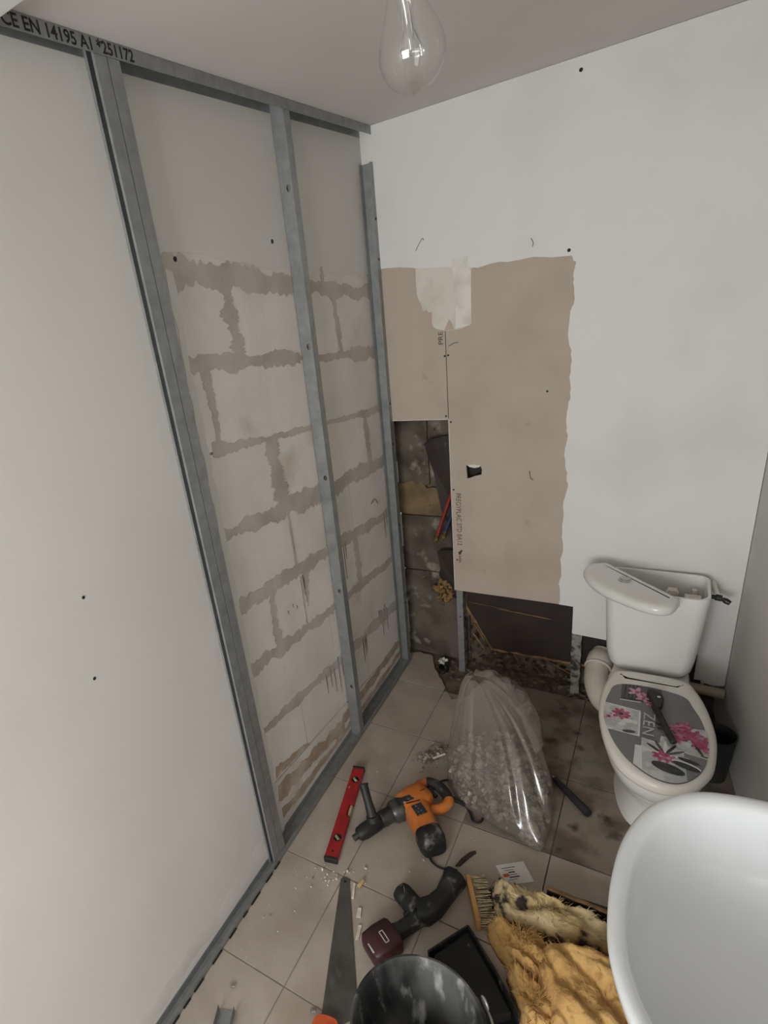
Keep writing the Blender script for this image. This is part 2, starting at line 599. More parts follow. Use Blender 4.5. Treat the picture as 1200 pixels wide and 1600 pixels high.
top = [(-1.371, H - 0.002), (0.002, H - 0.002)]
edge = jag((0.002, crs(2.115, 0)), (-0.50, crs(2.09, -0.5)), 14, 0.008, 1) + \
    jag((-0.50, crs(2.09, -0.5)), (-1.371, crs(2.10, -1.371)), 18, 0.010, 2)[1:]
MB().plate(top + edge, 'x', -0.0555, -0.0485).build('upper_plaster', paint_left, wl)
ZB = [2.12, 2.045, 1.805, 1.552, 1.285, 1.028, 0.775, 0.505, 0.255, 0.0]
VJ = [[-0.42], [-1.02, -0.36], [-0.62], [-0.915, -0.18], [-0.885, -0.40], [-1.07, -0.35], [-0.70, -0.02], [-1.0, -0.40], [-0.66]]
Y0, Y1 = -1.371, 0.135
rb = random.Random(11)
for i in range(len(ZB) - 1):
    js = [Y0] + VJ[i] + [Y1]
    for a, b in zip(js[:-1], js[1:]):
        pts = [(a + 0.003, crs(ZB[i + 1], a) + 0.004), (b - 0.003, crs(ZB[i + 1], b) + 0.004),
               (b - 0.003, crs(ZB[i], b) - 0.004), (a + 0.003, crs(ZB[i], a) - 0.004)]
        pts = [(p[0], max(p[1], 0.004)) for p in pts]
        if pts[2][1] - pts[1][1] < 0.01 and pts[3][1] - pts[0][1] < 0.01:
            continue
        if pts[2][1] <= pts[1][1]:
            pts[2] = (pts[2][0], pts[1][1] + 0.002)
        MB().plate(pts, 'x', -0.0555, -0.0500 + rb.uniform(-0.001, 0.0006)).build('aerated_block', block_w, wl)


def smear(pa, pb, w0, w1, seed, n=44):
    """ragged flat band of mortar along a joint, on the face of the block wall"""
    r_ = random.Random(seed)
    pa, pb = Vector(pa), Vector(pb)
    t = pb - pa
    nn = Vector((-t.y, t.x)).normalized()
    up, dn = [], []
    for i in range(n + 1):
        k = i / n
        w = (w0 + (w1 - w0) * k)
        c = pa + t * k
        f1 = 0.55 + 0.6 * (noise.noise(Vector((k * 7, seed * 3.1, 0))) + 0.25) + r_.uniform(-.2, .2)
        f2 = 0.55 + 0.6 * (noise.noise(Vector((k * 7, seed * 3.1, 9))) + 0.25) + r_.uniform(-.2, .2)
        up.append(tuple(c + nn * w * max(f1, 0.10)))
        dn.append(tuple(c - nn * w * max(f2, 0.10)))
    return up, dn


SM = [((-1.27, crs(2.05, -1.27)), (-0.66, crs(2.045, -0.66)), .055, .040), ((-0.66, crs(2.045, -.66)), (0.13, crs(2.045, 0.13)), .040, .03),
      ((-1.27, crs(1.81, -1.27)), (-0.66, crs(1.805, -0.66)), .035, .028), ((-0.66, crs(1.80, -.66)), (0.13, crs(1.805, 0.13)), .012, .05),
      ((-1.22, crs(1.555, -1.22)), (-0.66, crs(1.55, -0.66)), .028, .012), ((-0.66, crs(1.55, -.66)), (0.13, crs(1.55, 0.13)), .012, .028),
      ((-1.27, crs(1.29, -1.27)), (-0.66, crs(1.29, -0.66)), .032, .05), ((-0.66, crs(1.29, -.66)), (0.13, crs(1.30, 0.13)), .05, .032),
      ((-1.27, crs(1.03, -1.27)), (-0.66, crs(1.03, -0.66)), .040, .035), ((-0.66, crs(1.035, -.66)), (0.13, crs(1.03, 0.13)), .035, .03),
      ((-1.27, crs(.78, -1.27)), (-0.66, crs(.765, -0.66)), .040, .028), ((-0.66, crs(.775, -.66)), (0.13, crs(.775, 0.13)), .03, .028),
      ((-1.27, crs(.51, -1.27)), (-0.66, crs(.50, -0.66)), .025, .028), ((-0.66, crs(.505, -.66)), (0.13, crs(.505, 0.13)), .04, .028),
      ((-1.02, crs(2.03, -1.02)), (-1.01, crs(1.81, -1.01)), .035, .05), ((-0.36, crs(2.03, -.36)), (-0.34, crs(1.81, -.34)), .02, .03),
      ((-0.43, crs(2.12, -.43)), (-0.43, crs(2.03, -.43)), .012, .012),
      ((-0.92, crs(1.55, -.92)), (-0.90, crs(1.29, -.90)), .045, .06), ((-0.19, crs(1.55, -.19)), (-0.17, crs(1.29, -.17)), .03, .03),
      ((-0.885, crs(1.28, -.885)), (-0.88, crs(1.03, -.88)), .008, .008), ((-0.40, crs(1.02, -.4)), (-0.39, crs(.78, -.39)), .03, .035),
      ((-1.07, crs(1.02, -1.07)), (-1.07, crs(.78, -1.07)), .02, .03), ((-0.83, crs(1.01, -.83)), (-0.85, crs(.86, -.85)), .03, .004),
      ((-1.18, crs(1.80, -1.18)), (-1.18, crs(1.56, -1.18)), .03, .01), ((-0.87, crs(1.00, -.87)), (-0.875, crs(.79, -.875)), .007, .007)]
for k, (a, b, w0, w1) in enumerate(SM):
    up_, dn_ = smear(a, b, w0, w1, k + 1)
    xf = -0.0484 + 0.00004 * k
    MB().loft([[(-0.0497, u[0], u[1]), (xf, u[0], u[1]), (xf, d_[0], d_[1]), (-0.0497, d_[0], d_[1])] for u, d_ in zip(up_, dn_)]).build(
        'mortar_smear', mortar, wl)
# pale plaster line left where the old wall lining ended
lp = [(p[0], p[1]) for p in jag((-1.285, 0.02), (-1.262, 2.06), 40, 0.006, 5)] + \
     [(p[0], p[1]) for p in jag((-1.237, 2.05), (-1.25, 0.02), 40, 0.008, 6)]
MB().plate(lp, 'x', -0.0497, -0.0468).build('plaster_ridge', paint_left, wl)
# dirty band along the foot of the wall
for bi, (ya, yb, za, zb, wa, wb_) in enumerate(((-1.24, -0.70, .20, .105, .05, .04), (-0.72, -0.03, .13, .125, .030, .035), (-1.24, -0.60, .085, .055, .03, .018), (-0.58, -0.04, .05, .06, .016, .02),
                                              (-1.23, -1.0, .30, .24, .03, .012))):
    up_, dn_ = smear((ya, za), (yb, zb), wa, wb_, 60 + bi, 30)
    xf = -0.0472 + 0.00005 * bi
    MB().loft([[(-0.0497, u[0], u[1]), (xf, u[0], u[1]), (xf, d_[0], max(d_[1], .004)), (-0.0497, d_[0], max(d_[1], .004))] for u, d_ in zip(up_, dn_)]).build('base_dirt', dirt_m, wl)
# dark drip marks of old adhesive
dm = MB()
rd = random.Random(21)
for (y, z, L_, w, n, sp) in ((-0.075, .905, .16, .005, 3, .022), (-0.79, .45, .22, .005, 5, .035), (-0.235, .43, .15, .005, 6, .018),
                             (-0.435, .40, .15, .008, 3, .02), (-0.55, .93, .16, .004, 4, .02), (-0.855, .96, .16, .012, 1, .02),
                             (-0.62, .50, .1, .004, 2, .03), (-0.98, .88, .03, .003, 3, .03)):
    for q in range(n):
        yy = y + q * sp + rd.uniform(-.004, .004)
        ll = L_ * rd.uniform(0.45, 1.0)
        zz = z + rd.uniform(-.02, .02)
        dm.plate([(yy - w / 2, zz), (yy + w / 2, zz), (yy + w / 2 * .8, zz - ll * .5), (yy + 0.0005, zz - ll), (yy - w / 2 * .6, zz - ll * .5)],
                 'x', -0.0497, -0.0477)
o = dm.build('drip_marks', drip_m, wl)
o['kind'] = 'stuff'
MB().tube([(-0.049, -0.735, 2.115), (-0.0475, -0.735, 2.115)], 0.007, 8).build('plug_hole', ink, wl)
MB().tube([(-0.049, -1.215, 2.08), (-0.0475, -1.215, 2.08)], 0.007, 8).build('plug_hole', ink, wl)
MB().tube(smoothpath([(-0.047, -0.21, 1.01), (-0.045, -0.17, 1.02), (-0.046, -0.14, 0.985)]), 0.0018, 6).build('wire_scrap', drip_m, wl)

# back wall ------------------------------------------------------------
right_edge = [(0.735, 0.492), (0.739, 0.56), (0.733, 0.60), (0.741, 0.64), (0.735, 0.72), (0.742, 0.78), (0.736, 0.85), (0.741, 0.93),
              (0.734, 0.99), (0.750, 1.05), (0.746, 1.10), (0.735, 1.14), (0.731, 1.22), (0.738, 1.27), (0.733, 1.33), (0.738, 1.38),
              (0.744, 1.44), (0.737, 1.50), (0.743, 1.56), (0.738, 1.60), (0.728, 1.66), (0.729, 1.74), (0.742, 1.76), (0.741, 1.82),
              (0.734, 1.86), (0.740, 1.90), (0.728, 1.925)]
top_edge = [(0.66, 1.930), (0.60, 1.942), (0.53, 1.938), (0.46, 1.945), (0.40, 1.935), (0.36, 1.944), (0.30, 1.955), (0.15, 1.972),
            (0.08, 1.985), (0.03, 1.990), (-0.052, 1.992)]
def ragged(pts, amp, seed, k=3):
    r_ = random.Random(seed)
    o_ = []
    for a_, b_ in zip(pts[:-1], pts[1:]):
        for i in range(k):
            t_ = i / k
            j_ = 0 if i == 0 and a_ == pts[0] else 1
            o_.append((a_[0] + (b_[0] - a_[0]) * t_ + j_ * r_.uniform(-amp, amp), a_[1] + (b_[1] - a_[1]) * t_ + j_ * r_.uniform(-amp, amp)))
    return o_ + [pts[-1]]


right_edge = ragged(right_edge, .0032, 101)
top_edge = ragged(top_edge, .0022, 102)
outer = [(-0.052, H - 0.001), (1.366, H - 0.001), (1.366, 0.215), (1.33, 0.205), (1.295, 0.212), (1.278, 0.24), (1.270, 0.30), (1.262, 0.345),
         (0.93, 0.343), (0.796, 0.349), (0.793, 0.490)] + right_edge + top_edge
wb = MB().plate(outer, 'y', -0.0016, 0.0006).build('wall_back', paint_edge)
struct(wb)
tag(wb, 'back wall of plasterboard, white paint ending raggedly around a bare tan patch')
hole = [(0.333, 1.139), (0.350, 1.132), (0.368, 1.136), (0.385, 1.131), (0.397, 1.137), (0.403, 1.118), (0.400, 1.096), (0.370, 1.088),
        (0.352, 1.080), (0.337, 1.076), (0.335, 1.11)]
MB().plate([(-0.052, 1.349), (0.2605, 1.349), (0.2605, H - 0.002), (-0.052, H - 0.002)], 'y', 0.0008, 0.0135).build('plasterboard_sheet', tan, wb)
MB().plate([(0.2635, 0.490), (0.792, 0.492), (0.792, H - 0.002), (0.2635, H - 0.002)], 'y', 0.0008, 0.0135, [hole]).build(
    'plasterboard_sheet', tan, wb)
MB().plate([(0.7935, 0.349), (1.262, 0.346), (1.262, 0.22), (1.366, 0.22), (1.366, H - 0.002), (0.7935, H - 0.002)], 'y', 0.0008, 0.0135).build(
    'plasterboard_sheet', gyps, wb)
# pale cut edges of the board
MB().box((-0.05, 0.0005, 1.3455), (0.2605, 0.0137, 1.349)).build('cut_edge', gyps, wb)
MB().box((0.2605, 0.0003, 0.490), (0.2635, 0.012, 1.349)).build('cut_edge', gyps, wb)
# torn paper flap at the hole
MB().plate([(0.338, 1.140), (0.350, 1.131), (0.372, 1.127), (0.392, 1.132), (0.398, 1.139), (0.37, 1.142)], 'y', -0.0012, 0.0007).build('torn_paper', paper, wb)
# filler patch and joint tape
MB().plate([(0.150, 1.99), (0.148, 1.92), (0.150, 1.87), (0.158, 1.845), (0.166, 1.835), (0.170, 1.812), (0.178, 1.803), (0.186, 1.81), (0.196, 1.796),
            (0.208, 1.800), (0.210, 1.775), (0.207, 1.755), (0.214, 1.738), (0.230, 1.727), (0.252, 1.722), (0.262, 1.716), (0.300, 1.719), (0.33, 1.717),
            (0.345, 1.725), (0.366, 1.729), (0.371, 1.78), (0.370, 1.85), (0.374, 1.90), (0.373, 1.99)], 'y', -0.0012, 0.0009).build('filler_patch', filler, wb)
MB().plate([(0.300, 1.985), (0.362, 1.982), (0.360, 1.95), (0.372, 1.93), (0.371, 1.735), (0.350, 1.728), (0.306, 1.722), (0.309, 1.80), (0.303, 1.87)],
           'y', -0.0024, -0.0010).build('joint_tape', tape, wb)
MB().plate([(0.258, 1.717), (0.300, 1.722), (0.288, 1.752), (0.280, 1.76), (0.270, 1.742)], 'y', -0.0021, -0.0010).build('torn_paper', tan, wb)
# second coat overlap seam and trowel band along the top of the patch
MB().plate([(0.40, 1.942), (0.53, 1.945), (0.66, 1.938), (0.735, 1.95), (0.76, 1.985), (0.69, 1.975), (0.55, 1.982), (0.40, 1.985)], 'y', -0.0026, -0.0014).build(
    'filler_band', paint_edge, wb)
MB().plate([(0.727, 1.935)] + jag((0.729, 1.96), (0.727, H - 0.004), 20, 0.003, 31) + [(1.365, H - 0.004), (1.365, 2.2), (0.78, 1.96)], 'y', -0.0024, -0.0015).build(
    'second_coat', paint_edge, wb)
# screws
for (x, z) in ((0.256, 1.617), (0.271, 1.619), (0.252, 1.362), (0.272, 1.335), (0.274, 1.02), (0.279, 0.66), (0.66, 1.45)):
    MB().tube([(x, 0.0009, z), (x, -0.0006, z)], 0.0042, 8).build('screw', ink, wb)
text_mb('PREGYPLAC STD BA13', 0.032, (0.283, 0.0008, 1.003), (0, 0, -1), (1, 0, 0), width=0.262).build('printed_text', print_ink, wb, recalc=False)
text_mb('PRE', 0.028, (0.251, 0.0008, 1.665), (0, 0, 1), (-1, 0, 0), width=0.052).build('printed_text', print_ink, wb, recalc=False)
mb = MB()
mb.plate([(0.285, 0.700), (0.300, 0.716), (0.306, 0.712), (0.296, 0.690), (0.288, 0.688)], 'y', 0.0003, 0.0010)
for k in range(6):
    z_ = 0.682 - 0.0065 * k
    mb.plate([(0.287, z_), (0.299 - .002 * (k % 2), z_ + .003), (0.299 - .002 * (k % 2), z_), (0.287, z_ - .003)], 'y', 0.0003, 0.0010)
mb.build('printed_logo', print_ink, wb, recalc=False)
# pencil strokes and hairs on the wall
for pts in ([(0.155, 2.035), (0.168, 2.055), (0.185, 2.075), (0.19, 2.068)], [(0.59, 2.005), (0.598, 1.99), (0.596, 1.975)],
            [(0.275, 1.655), (0.295, 1.665), (0.315, 1.668)], [(0.60, 1.12), (0.605, 1.09), (0.615, 1.08)]):
    MB().tube(smoothpath([(x, -0.0022, z) for x, z in pts], 4), 0.0012, 5).build('scratch', print_ink, wb)
MB().tube([(0.718, -0.0005, 1.944), (0.718, -0.0032, 1.944)], 0.006, 8).build('plug_hole', ink, wb)
MB().tube([(0.732, -0.0005, 2.462), (0.732, -0.0032, 2.462)], 0.006, 8).build('plug_hole', ink, wb)

# masonry behind the opened lining -----------------------------------------
wc = MB().box((-0.05, 0.136, -0.012), (1.40, 0.30, H)).build('wall_cavity', mort_y)
struct(wc)
tag(wc, 'rough grey block masonry behind the opened plasterboard lining')
ZC = [-0.011, 0.505, 0.515, 0.83, 0.995, 1.36, 1.70]
for zi, (z0, z1, xs) in enumerate(((-0.010, 0.510, (-0.05, 0.30, 0.72, 1.14, 1.40)), (0.516, 0.826, (-0.05, 0.22, 0.60, 1.0, 1.40)),
                                  (0.992, 1.33, (-0.05, 0.12, 0.50, 0.90, 1.40)), (1.338, 1.66, (-0.05, 0.30, 0.8, 1.40)))):
    for a, b in zip(xs[:-1], xs[1:]):
        MB().box((a + 0.004, 0.118 + rb.uniform(0, .003), z0), (b - 0.004, 0.1365, z1)).build('concrete_block', block_g, wc, bevel=0.003)
MB().plate([(-0.048, 0.84)] + jag((0.30, 0.845), (0.30, 0.98), 4, .006, 41) + jag((0.28, 0.985), (-0.048, 1.0), 13, 0.02, 42), 'y', 0.1160, 0.1365).build(
    'mortar_bed', mort_y, wc)
rr = random.Random(5)
mb = MB()
for k in range(70):
    mb.chunk((rr.uniform(-0.03, 0.95), 0.118, rr.uniform(0.0, 1.34)), rr.uniform(0.004, 0.012), rr)
o = mb.build('mortar_lumps', grout_l, wc)
o['kind'] = 'stuff'

# right wall, rear wall with window, ceiling beam -----------------------------
wrm = MB()
for ya, yb, za, zb in ((0.14, -2.72, 0.0, H - .0005), (-2.72, -3.48, 2.06, H - .0005), (-3.48, -4.7, 0.0, H - .0005)):  # middle opening invented to let the added fill light in
    wrm.plate([(rwx(ya), ya), (rwx(yb), yb), (rwx(yb) + 0.1, yb), (rwx(ya) + 0.1, ya)], 'z', za, zb)
wr = wrm.build('wall_right', paint_right)
struct(wr)
tag(wr, 'plain grey white painted wall on the right beside the toilet')
wz = MB()
wx0, wx1, wz0, wz1 = 0.06, 1.34, 0.93, 2.17
wz.plate([(-0.12, 0.0), (2.10, 0.0), (2.10, H), (-0.12, H)], 'y', -4.60, -4.72, [[(wx0, wz0), (wx1, wz0), (wx1, wz1), (wx0, wz1)]])
wre = wz.build('wall_rear', paint)
struct(wre)
tag(wre, 'white wall with the window behind the photographer')
wf = MB()
for (a, b) in (((wx0, -4.68, wz0), (wx1, -4.63, wz0 + .05)), ((wx0, -4.68, wz1 - .05), (wx1, -4.63, wz1)), ((wx0, -4.68, wz0 + .05), (wx0 + .05, -4.63, wz1 - .05)),
               ((wx1 - .05, -4.68, wz0 + .05), (wx1, -4.63, wz1 - .05))):
    wf.box(a, b)
w1 = wf.build('window_1', plas_w)
struct(w1)
tag(w1, 'white framed window behind the photographer')
MB().box((wx0 + .05, -4.658, wz0 + .05), (wx1 - .05, -4.654, wz1 - .05)).build('pane', win_glass, w1)
tr = MB().box((0.004, -1.90, 2.452), (0.45, -1.652, H - 0.001)).build('trim_1', paint, bevel=0.004)
struct(tr)
tag(tr, 'white boxed beam end at the ceiling above the left wall')

# ================================================================ STEEL FRAME
T = 0.0014


def chan_v(name, y0, y1, x0, x1, z0, z1, open_side, label, holes=(), lips=True, group='galvanised wall studs', groove=False):
    """vertical channel; web on the side opposite open_side ('+y' or '-y'), flanges at x0 and x1"""
    t = thing(name, ((x0 + x1) / 2, (y0 + y1) / 2, z0), label, 'metal stud', group)
    yw = y0 if open_side == '+y' else y1 - T
    hs = [[(hx + 0.008 * math.cos(a * math.pi / 5), hz + 0.011 * math.sin(a * math.pi / 5)) for a in range(10)] for hx, hz in holes]
    MB().plate([(x0, z0), (x1, z0), (x1, z1), (x0, z1)], 'y', yw, yw + T, hs).build('web', steel, t)
    fa, fb = (y0 + T, y1) if open_side == '+y' else (y0, y1 - T)
    for xa in (x0, x1 - T):
        mb = MB().box((xa, fa, z0), (xa + T, fb, z1))
        # rolled groove along the flange
        if xa > x0 and groove:
            ym = (fa + fb) / 2
            mb.box((x1 - 0.0002, ym - 0.0035, z0), (x1 + 0.0009, ym + 0.0035, z1))
        if lips:
            yl = fb if open_side == '+y' else fa
            xi = xa + T if xa == x0 else xa - 0.006
            mb.box((xi, min(yl, yl - T if open_side == '+y' else yl), z0), (xi + 0.006, max(yl, yl + (0 if open_side == '+y' else T)), z1))
        mb.build('flange', steel, t)
    return t


chan_v('steel_stud', -1.392, -1.3570, -0.0295, -0.0005, 0.003, 2.496, '-y', 'left half of the doubled steel stud at the painted board edge')
chan_v('steel_stud', -1.3545, -1.319, -0.047, -0.0005, 0.003, 2.496, '+y', 'right half of the doubled steel stud, facing the bare blocks')
chan_v('steel_stud', -0.645, -0.609, -0.047, -0.0005, 0.003, 2.496, '+y', 'single punched steel stud standing in front of the bare block wall',
       holes=[(-0.016, z) for z in (0.287, 0.782, 1.284, 1.772, 2.262)])
st = chan_v('steel_track', -0.031, -0.002, -0.047, -0.0005, 0.004, 2.378, '-y', 'upright steel channel fixed in the back corner, ending below the ceiling',
            lips=False, group=None)
for z in (2.18, 2.03, 1.43, 1.24, 0.83, 0.38):
    MB().tube([(-0.001, -0.014, z), (0.0008, -0.014, z)], 0.005, 8).build('punched_hole', ink, st)
# floor and ceiling tracks
t = thing('ceiling_track', (-0.025, -0.8, 2.47), 'long galvanised track screwed to the ceiling with black stamped lettering', 'metal track')
MB().box((-0.047, -1.70, H - 0.0022), (0.001, -0.003, H - 0.0006)).build('web', steel, t)
MB().box((-0.0485, -1.372, H - 0.030), (-0.0472, -0.003, H - 0.0024)).build('flange', steel, t)
fl = MB().box((0.0002, -1.70, H - 0.030), (0.0016, -0.003, H - 0.0024)).build('flange', steel, t)
MB().box((-0.030, -1.70, H - 0.030), (-0.0290, -1.394, H - 0.0024)).build('flange', steel, t)
text_mb('CE EN 14195 A1 *251172', 0.031, (0.0016, -1.606, H - 0.0262), (0, 1, 0), (0, 0, 1), width=0.333, bold=0.0007).build('stamped_text', ink, fl, recalc=False)
t = thing('floor_track', (-0.025, -0.7, 0.0), 'galvanised track lying on the floor along the foot of the stud wall', 'metal track')
MB().box((-0.047, -2.6, 0.0008), (0.001, -0.001, 0.0022)).build('web', steel, t)
MB().box((-0.0485, -1.371, 0.0024), (-0.0472, -0.001, 0.029)).build('flange', steel, t)
MB().box((0.0002, -2.6, 0.0024), (0.0016, -0.001, 0.029)).build('flange', steel, t)
MB().box((-0.0305, -2.6, 0.0024), (-0.0295, -1.394, 0.029)).build('flange', steel, t)
rg = random.Random(9)
y = -2.5
while y < -1.36:
    L_ = rg.uniform(.02, .07)
    MB().box((0.0016, y, 0.0003), (0.0065, y + L_, 0.0045)).build('gap_shade_blob', dark_gap, t)  # black bits put in for the shaded gap under the track
    y += L_ + rg.uniform(.015, .05)
# splice lap in the track right of the punched stud
MB().box((0.0017, -0.585, 0.002), (0.0028, -0.50, 0.030)).build('splice', steel, t)

# metal stud exposed in the opening under the tan board, and the old painted one
t = thing('lining_stud', (0.29, 0.03, -0.011), 'short grey steel stud showing below the tan board', 'metal stud')
MB().box((0.264, 0.015, -0.011), (0.295, 0.0165, 0.60)).build('flange', steel, t)
MB().box((0.2935, 0.0165, -0.011), (0.295, 0.060, 0.60)).build('web', steel_d, t)
MB().tube([(0.279, 0.0152, 0.33), (0.279, 0.0135, 0.33)], 0.004, 8).build('screw', ink, t)
t = thing('old_lining_stud', (0.815, 0.03, -0.011), 'old paint flecked metal stud beside the white drain pipe', 'metal stud')
MB().plate(jag((0.797, -0.008), (0.793, 0.36), 14, .003, 51) + jag((0.832, 0.36), (0.835, -0.008), 14, .003, 52), 'y', 0.0145, 0.019).build('flange', steel_d, t)
MB().box((0.830, 0.0195, -0.008), (0.833, 0.055, 0.36)).build('web', steel_d, t)

# ================================================================ INSULATION AND PIPES IN THE CAVITY


def fuzzy(mb, loop, y0, y1, amp, seed, axis='y', mi=0, nz=3):
    return mb.plate(loop, axis, y0, y1, mi=mi)


# kraft faced batt in the lower opening, carried up to darken the board hole
t = thing('cavity_insulation_batt', (0.6, 0.07, 0.14), 'dark kraft faced insulation batt sagging in the opening below the tan board', 'insulation')
face = [(0.300, 1.33), (0.300, 0.375)] + jag((0.305, 0.37), (0.425, 0.142), 8, .004, 61)[1:] + jag((0.43, 0.140), (0.80, 0.150), 10, .005, 62)[1:] + \
    jag((0.80, 0.150), (1.18, 0.155), 8, .004, 63)[1:] + [(1.18, 1.33)]
mb = MB()
mb.plate(face, 'y', 0.058, 0.061)
mb.build('kraft_facing', kraft, t)
core = [(0.31, 1.32), (0.296, 0.36)] + jag((0.298, 0.35), (0.418, 0.132), 9, .008, 64)[1:] + jag((0.42, 0.130), (1.18, 0.142), 26, .007, 65)[1:] + [(1.18, 1.32)]
MB().plate(core, 'y', 0.0615, 0.105).build('wool_core', wool_d, t)
for k, (x, z, dx, dz) in enumerate(((0.31, 0.40, .20, -.01), (0.45, 0.385, .25, -.012), (0.34, 0.28, .05, -.1), (0.66, 0.145, .14, -.065), (0.53, 0.135, .02, -.035),
                                   (0.33, 0.22, .06, -.09), (0.36, 0.16, .05, -.02))):
    mbs = MB().tube(smoothpath([(x, 0.055, z), (x + dx * .5, 0.05, z + dz * .5 + .004), (x + dx, 0.052, z + dz)], 4), [.0008] + [.0016 + .0012 * (k % 3)] * 7 + [.0008], 6)
    mbs.build('torn_strip', [brown_strip, wool_d][k % 2], t)


rr = random.Random(91)
mb = MB()
for k in range(120):
    x = rr.uniform(.30, .82)
    zt = .30 - 1.35 * (x - .30) if x < .42 else .10
    mb.chunk((x, .088 + rr.uniform(-.012, .008), rr.uniform(.01, max(.035, zt))), rr.uniform(.006, .018), rr, mi=rr.choice((0, 1, 1)), flat=.6)
o = mb.build('soiled_wool_scraps', [grout_l, scrap_m], t)
o['kind'] = 'stuff'


def flap(name, label, poly, y, tilt, core_poly=None):
    t_ = thing(name, (sum(p[0] for p in poly) / len(poly), y, min(p[1] for p in poly)), label, 'insulation', 'torn kraft insulation pieces in the cavity')
    mb_ = MB()
    mb_.plate(poly, 'y', y, y + 0.003)
    zc = sum(p[1] for p in poly) / len(poly)
    for v in mb_.v:
        v.y += (v.z - zc) * tilt + 0.006 * math.sin(v.x * 60)
    mb_.build('kraft_facing', kraft, t_)
    if core_poly:
        mb2 = MB()
        mb2.plate(core_poly, 'y', y + 0.008, y + 0.03)
        mb2.build('wool_core', wool, t_)


flap('kraft_flap', 'upper dark kraft flap hanging behind the red pipe', [(0.118, 1.212), (0.16, 1.235), (0.20, 1.250), (0.31, 1.268), (0.31, 0.80), (0.236, 0.782), (0.192, 0.885), (0.158, 1.08), (0.132, 1.15)],
     0.068, 0.03, None)
MB().tube(smoothpath([(0.118, 0.062, 1.214), (0.15, 0.058, 1.236), (0.20, 0.057, 1.252)], 4), [.001, .003, .004, .005, .005, .005, .004, .003, .002], 6).build('torn_edge', kraft, bpy.data.objects['kraft_flap'])
flap('kraft_flap', 'lower dark kraft flap hanging below the pipe fittings', [(0.158, 0.665), (0.20, 0.676), (0.31, 0.690), (0.31, 0.37), (0.228, 0.40), (0.20, 0.47), (0.160, 0.522), (0.172, 0.572)],
     0.066, -0.05, None)
rr = random.Random(77)
mb = MB()
for k in range(60):
    a = rr.uniform(0, 6.28)
    q = rr.uniform(0, 1) ** .5
    mb.chunk((0.187 + .045 * q * math.cos(a), 0.066 + rr.uniform(-.01, .03), 0.432 + .062 * q * math.sin(a)), rr.uniform(.012, .024), rr)
o = mb.build('glass_wool_tuft', wool_d, base=(0.187, 0.07, 0.36), smooth=True, angle=70)
tag(o, 'small yellow glass wool tuft poking out beside the lining stud', 'insulation')


def pipe(name, col, path, label, r=0.0085):
    t_ = thing(name, path[-1], label, 'pipe')
    MB().tube(smoothpath(path, 5), r, 10).build('tube', col, t_, smooth=True)
    e = Vector(path[-1])
    d = (Vector(path[-1]) - Vector(path[-2])).normalized()
    MB().tube([e - d * .005, e + d * .012, e + d * .012, e + d * .03], [r * 1.1, r * 1.1, r * 1.7, r * 1.7], 8).build('fitting', brass, t_)
    MB().tube([e + d * .0305, e + d * .044], [r * 1.0, r * 0.9], 8).build('nozzle', brass, t_)


pipe('red_pipe', red_p, [(0.285, 0.050, 1.12), (0.255, 0.045, 1.01), (0.215, 0.040, 0.89), (0.175, 0.032, 0.77)], 'red plastic water pipe with brass fitting hanging in the cavity')
pipe('blue_pipe', blue_p, [(0.30, 0.050, 1.08), (0.272, 0.046, 0.97), (0.240, 0.042, 0.86), (0.212, 0.036, 0.785)], 'dark blue plastic water pipe beside the red one')
# black ring added in place of the dark hole in the broken floor, with paper
t = thing('floor_hole_ring', (0.187, -0.005, -0.011), 'black ring standing in for the dark hole in the broken floor corner', 'pipe')
mb = MB()
rings = []
for (r_, z) in ((.036, -.011), (.036, .012), (.030, .012), (.030, -.008)):
    rings.append([(0.187 + r_ * .75 * math.cos(a * math.pi / 9) + 0.0, -0.002 + r_ * 1.25 * math.sin(a * math.pi / 9), z) for a in range(18)])
mb.loft(rings, True, True)
mb.build('rim', black_p, t, smooth=True)
rr = random.Random(31)
mb = MB()
for k in range(16):
    mb.chunk((0.172 + rr.uniform(-.014, .014), 0.030 + rr.uniform(-.028, .022), 0.022 + rr.uniform(-.006, .014)), rr.uniform(.008, .014), rr)
o = mb.build('crumpled_paper', paper, base=(0.172, 0.03, 0.012))
tag(o, 'crumpled white paper stuffed on the dark floor hole', 'paper')

# ================================================================ TOILET
t = thing('toilet', (1.13, -0.45, 0.0), 'white close coupled toilet with patterned seat cover and open cistern', 'toilet')
SEAT = [(.960, -.56), (.957, -.45), (.970, -.36), (.995, -.30), (1.10, -.283), (1.215, -.29), (1.252, -.34), (1.282, -.43), (1.303, -.55), (1.304, -.65),
        (1.290, -.745), (1.240, -.826), (1.173, -.866), (1.106, -.857), (1.040, -.805), (.990, -.70)]
sl = smoothloop([Vector(p) for p in SEAT], 5)
ctr = Vector((1.135, -0.56))


def scl(loop, kx, ky, c, shift=(0, 0)):
    return [Vector((c.x + (p.x - c.x) * kx + shift[0], c.y + (p.y - c.y) * ky + shift[1])) for p in loop]


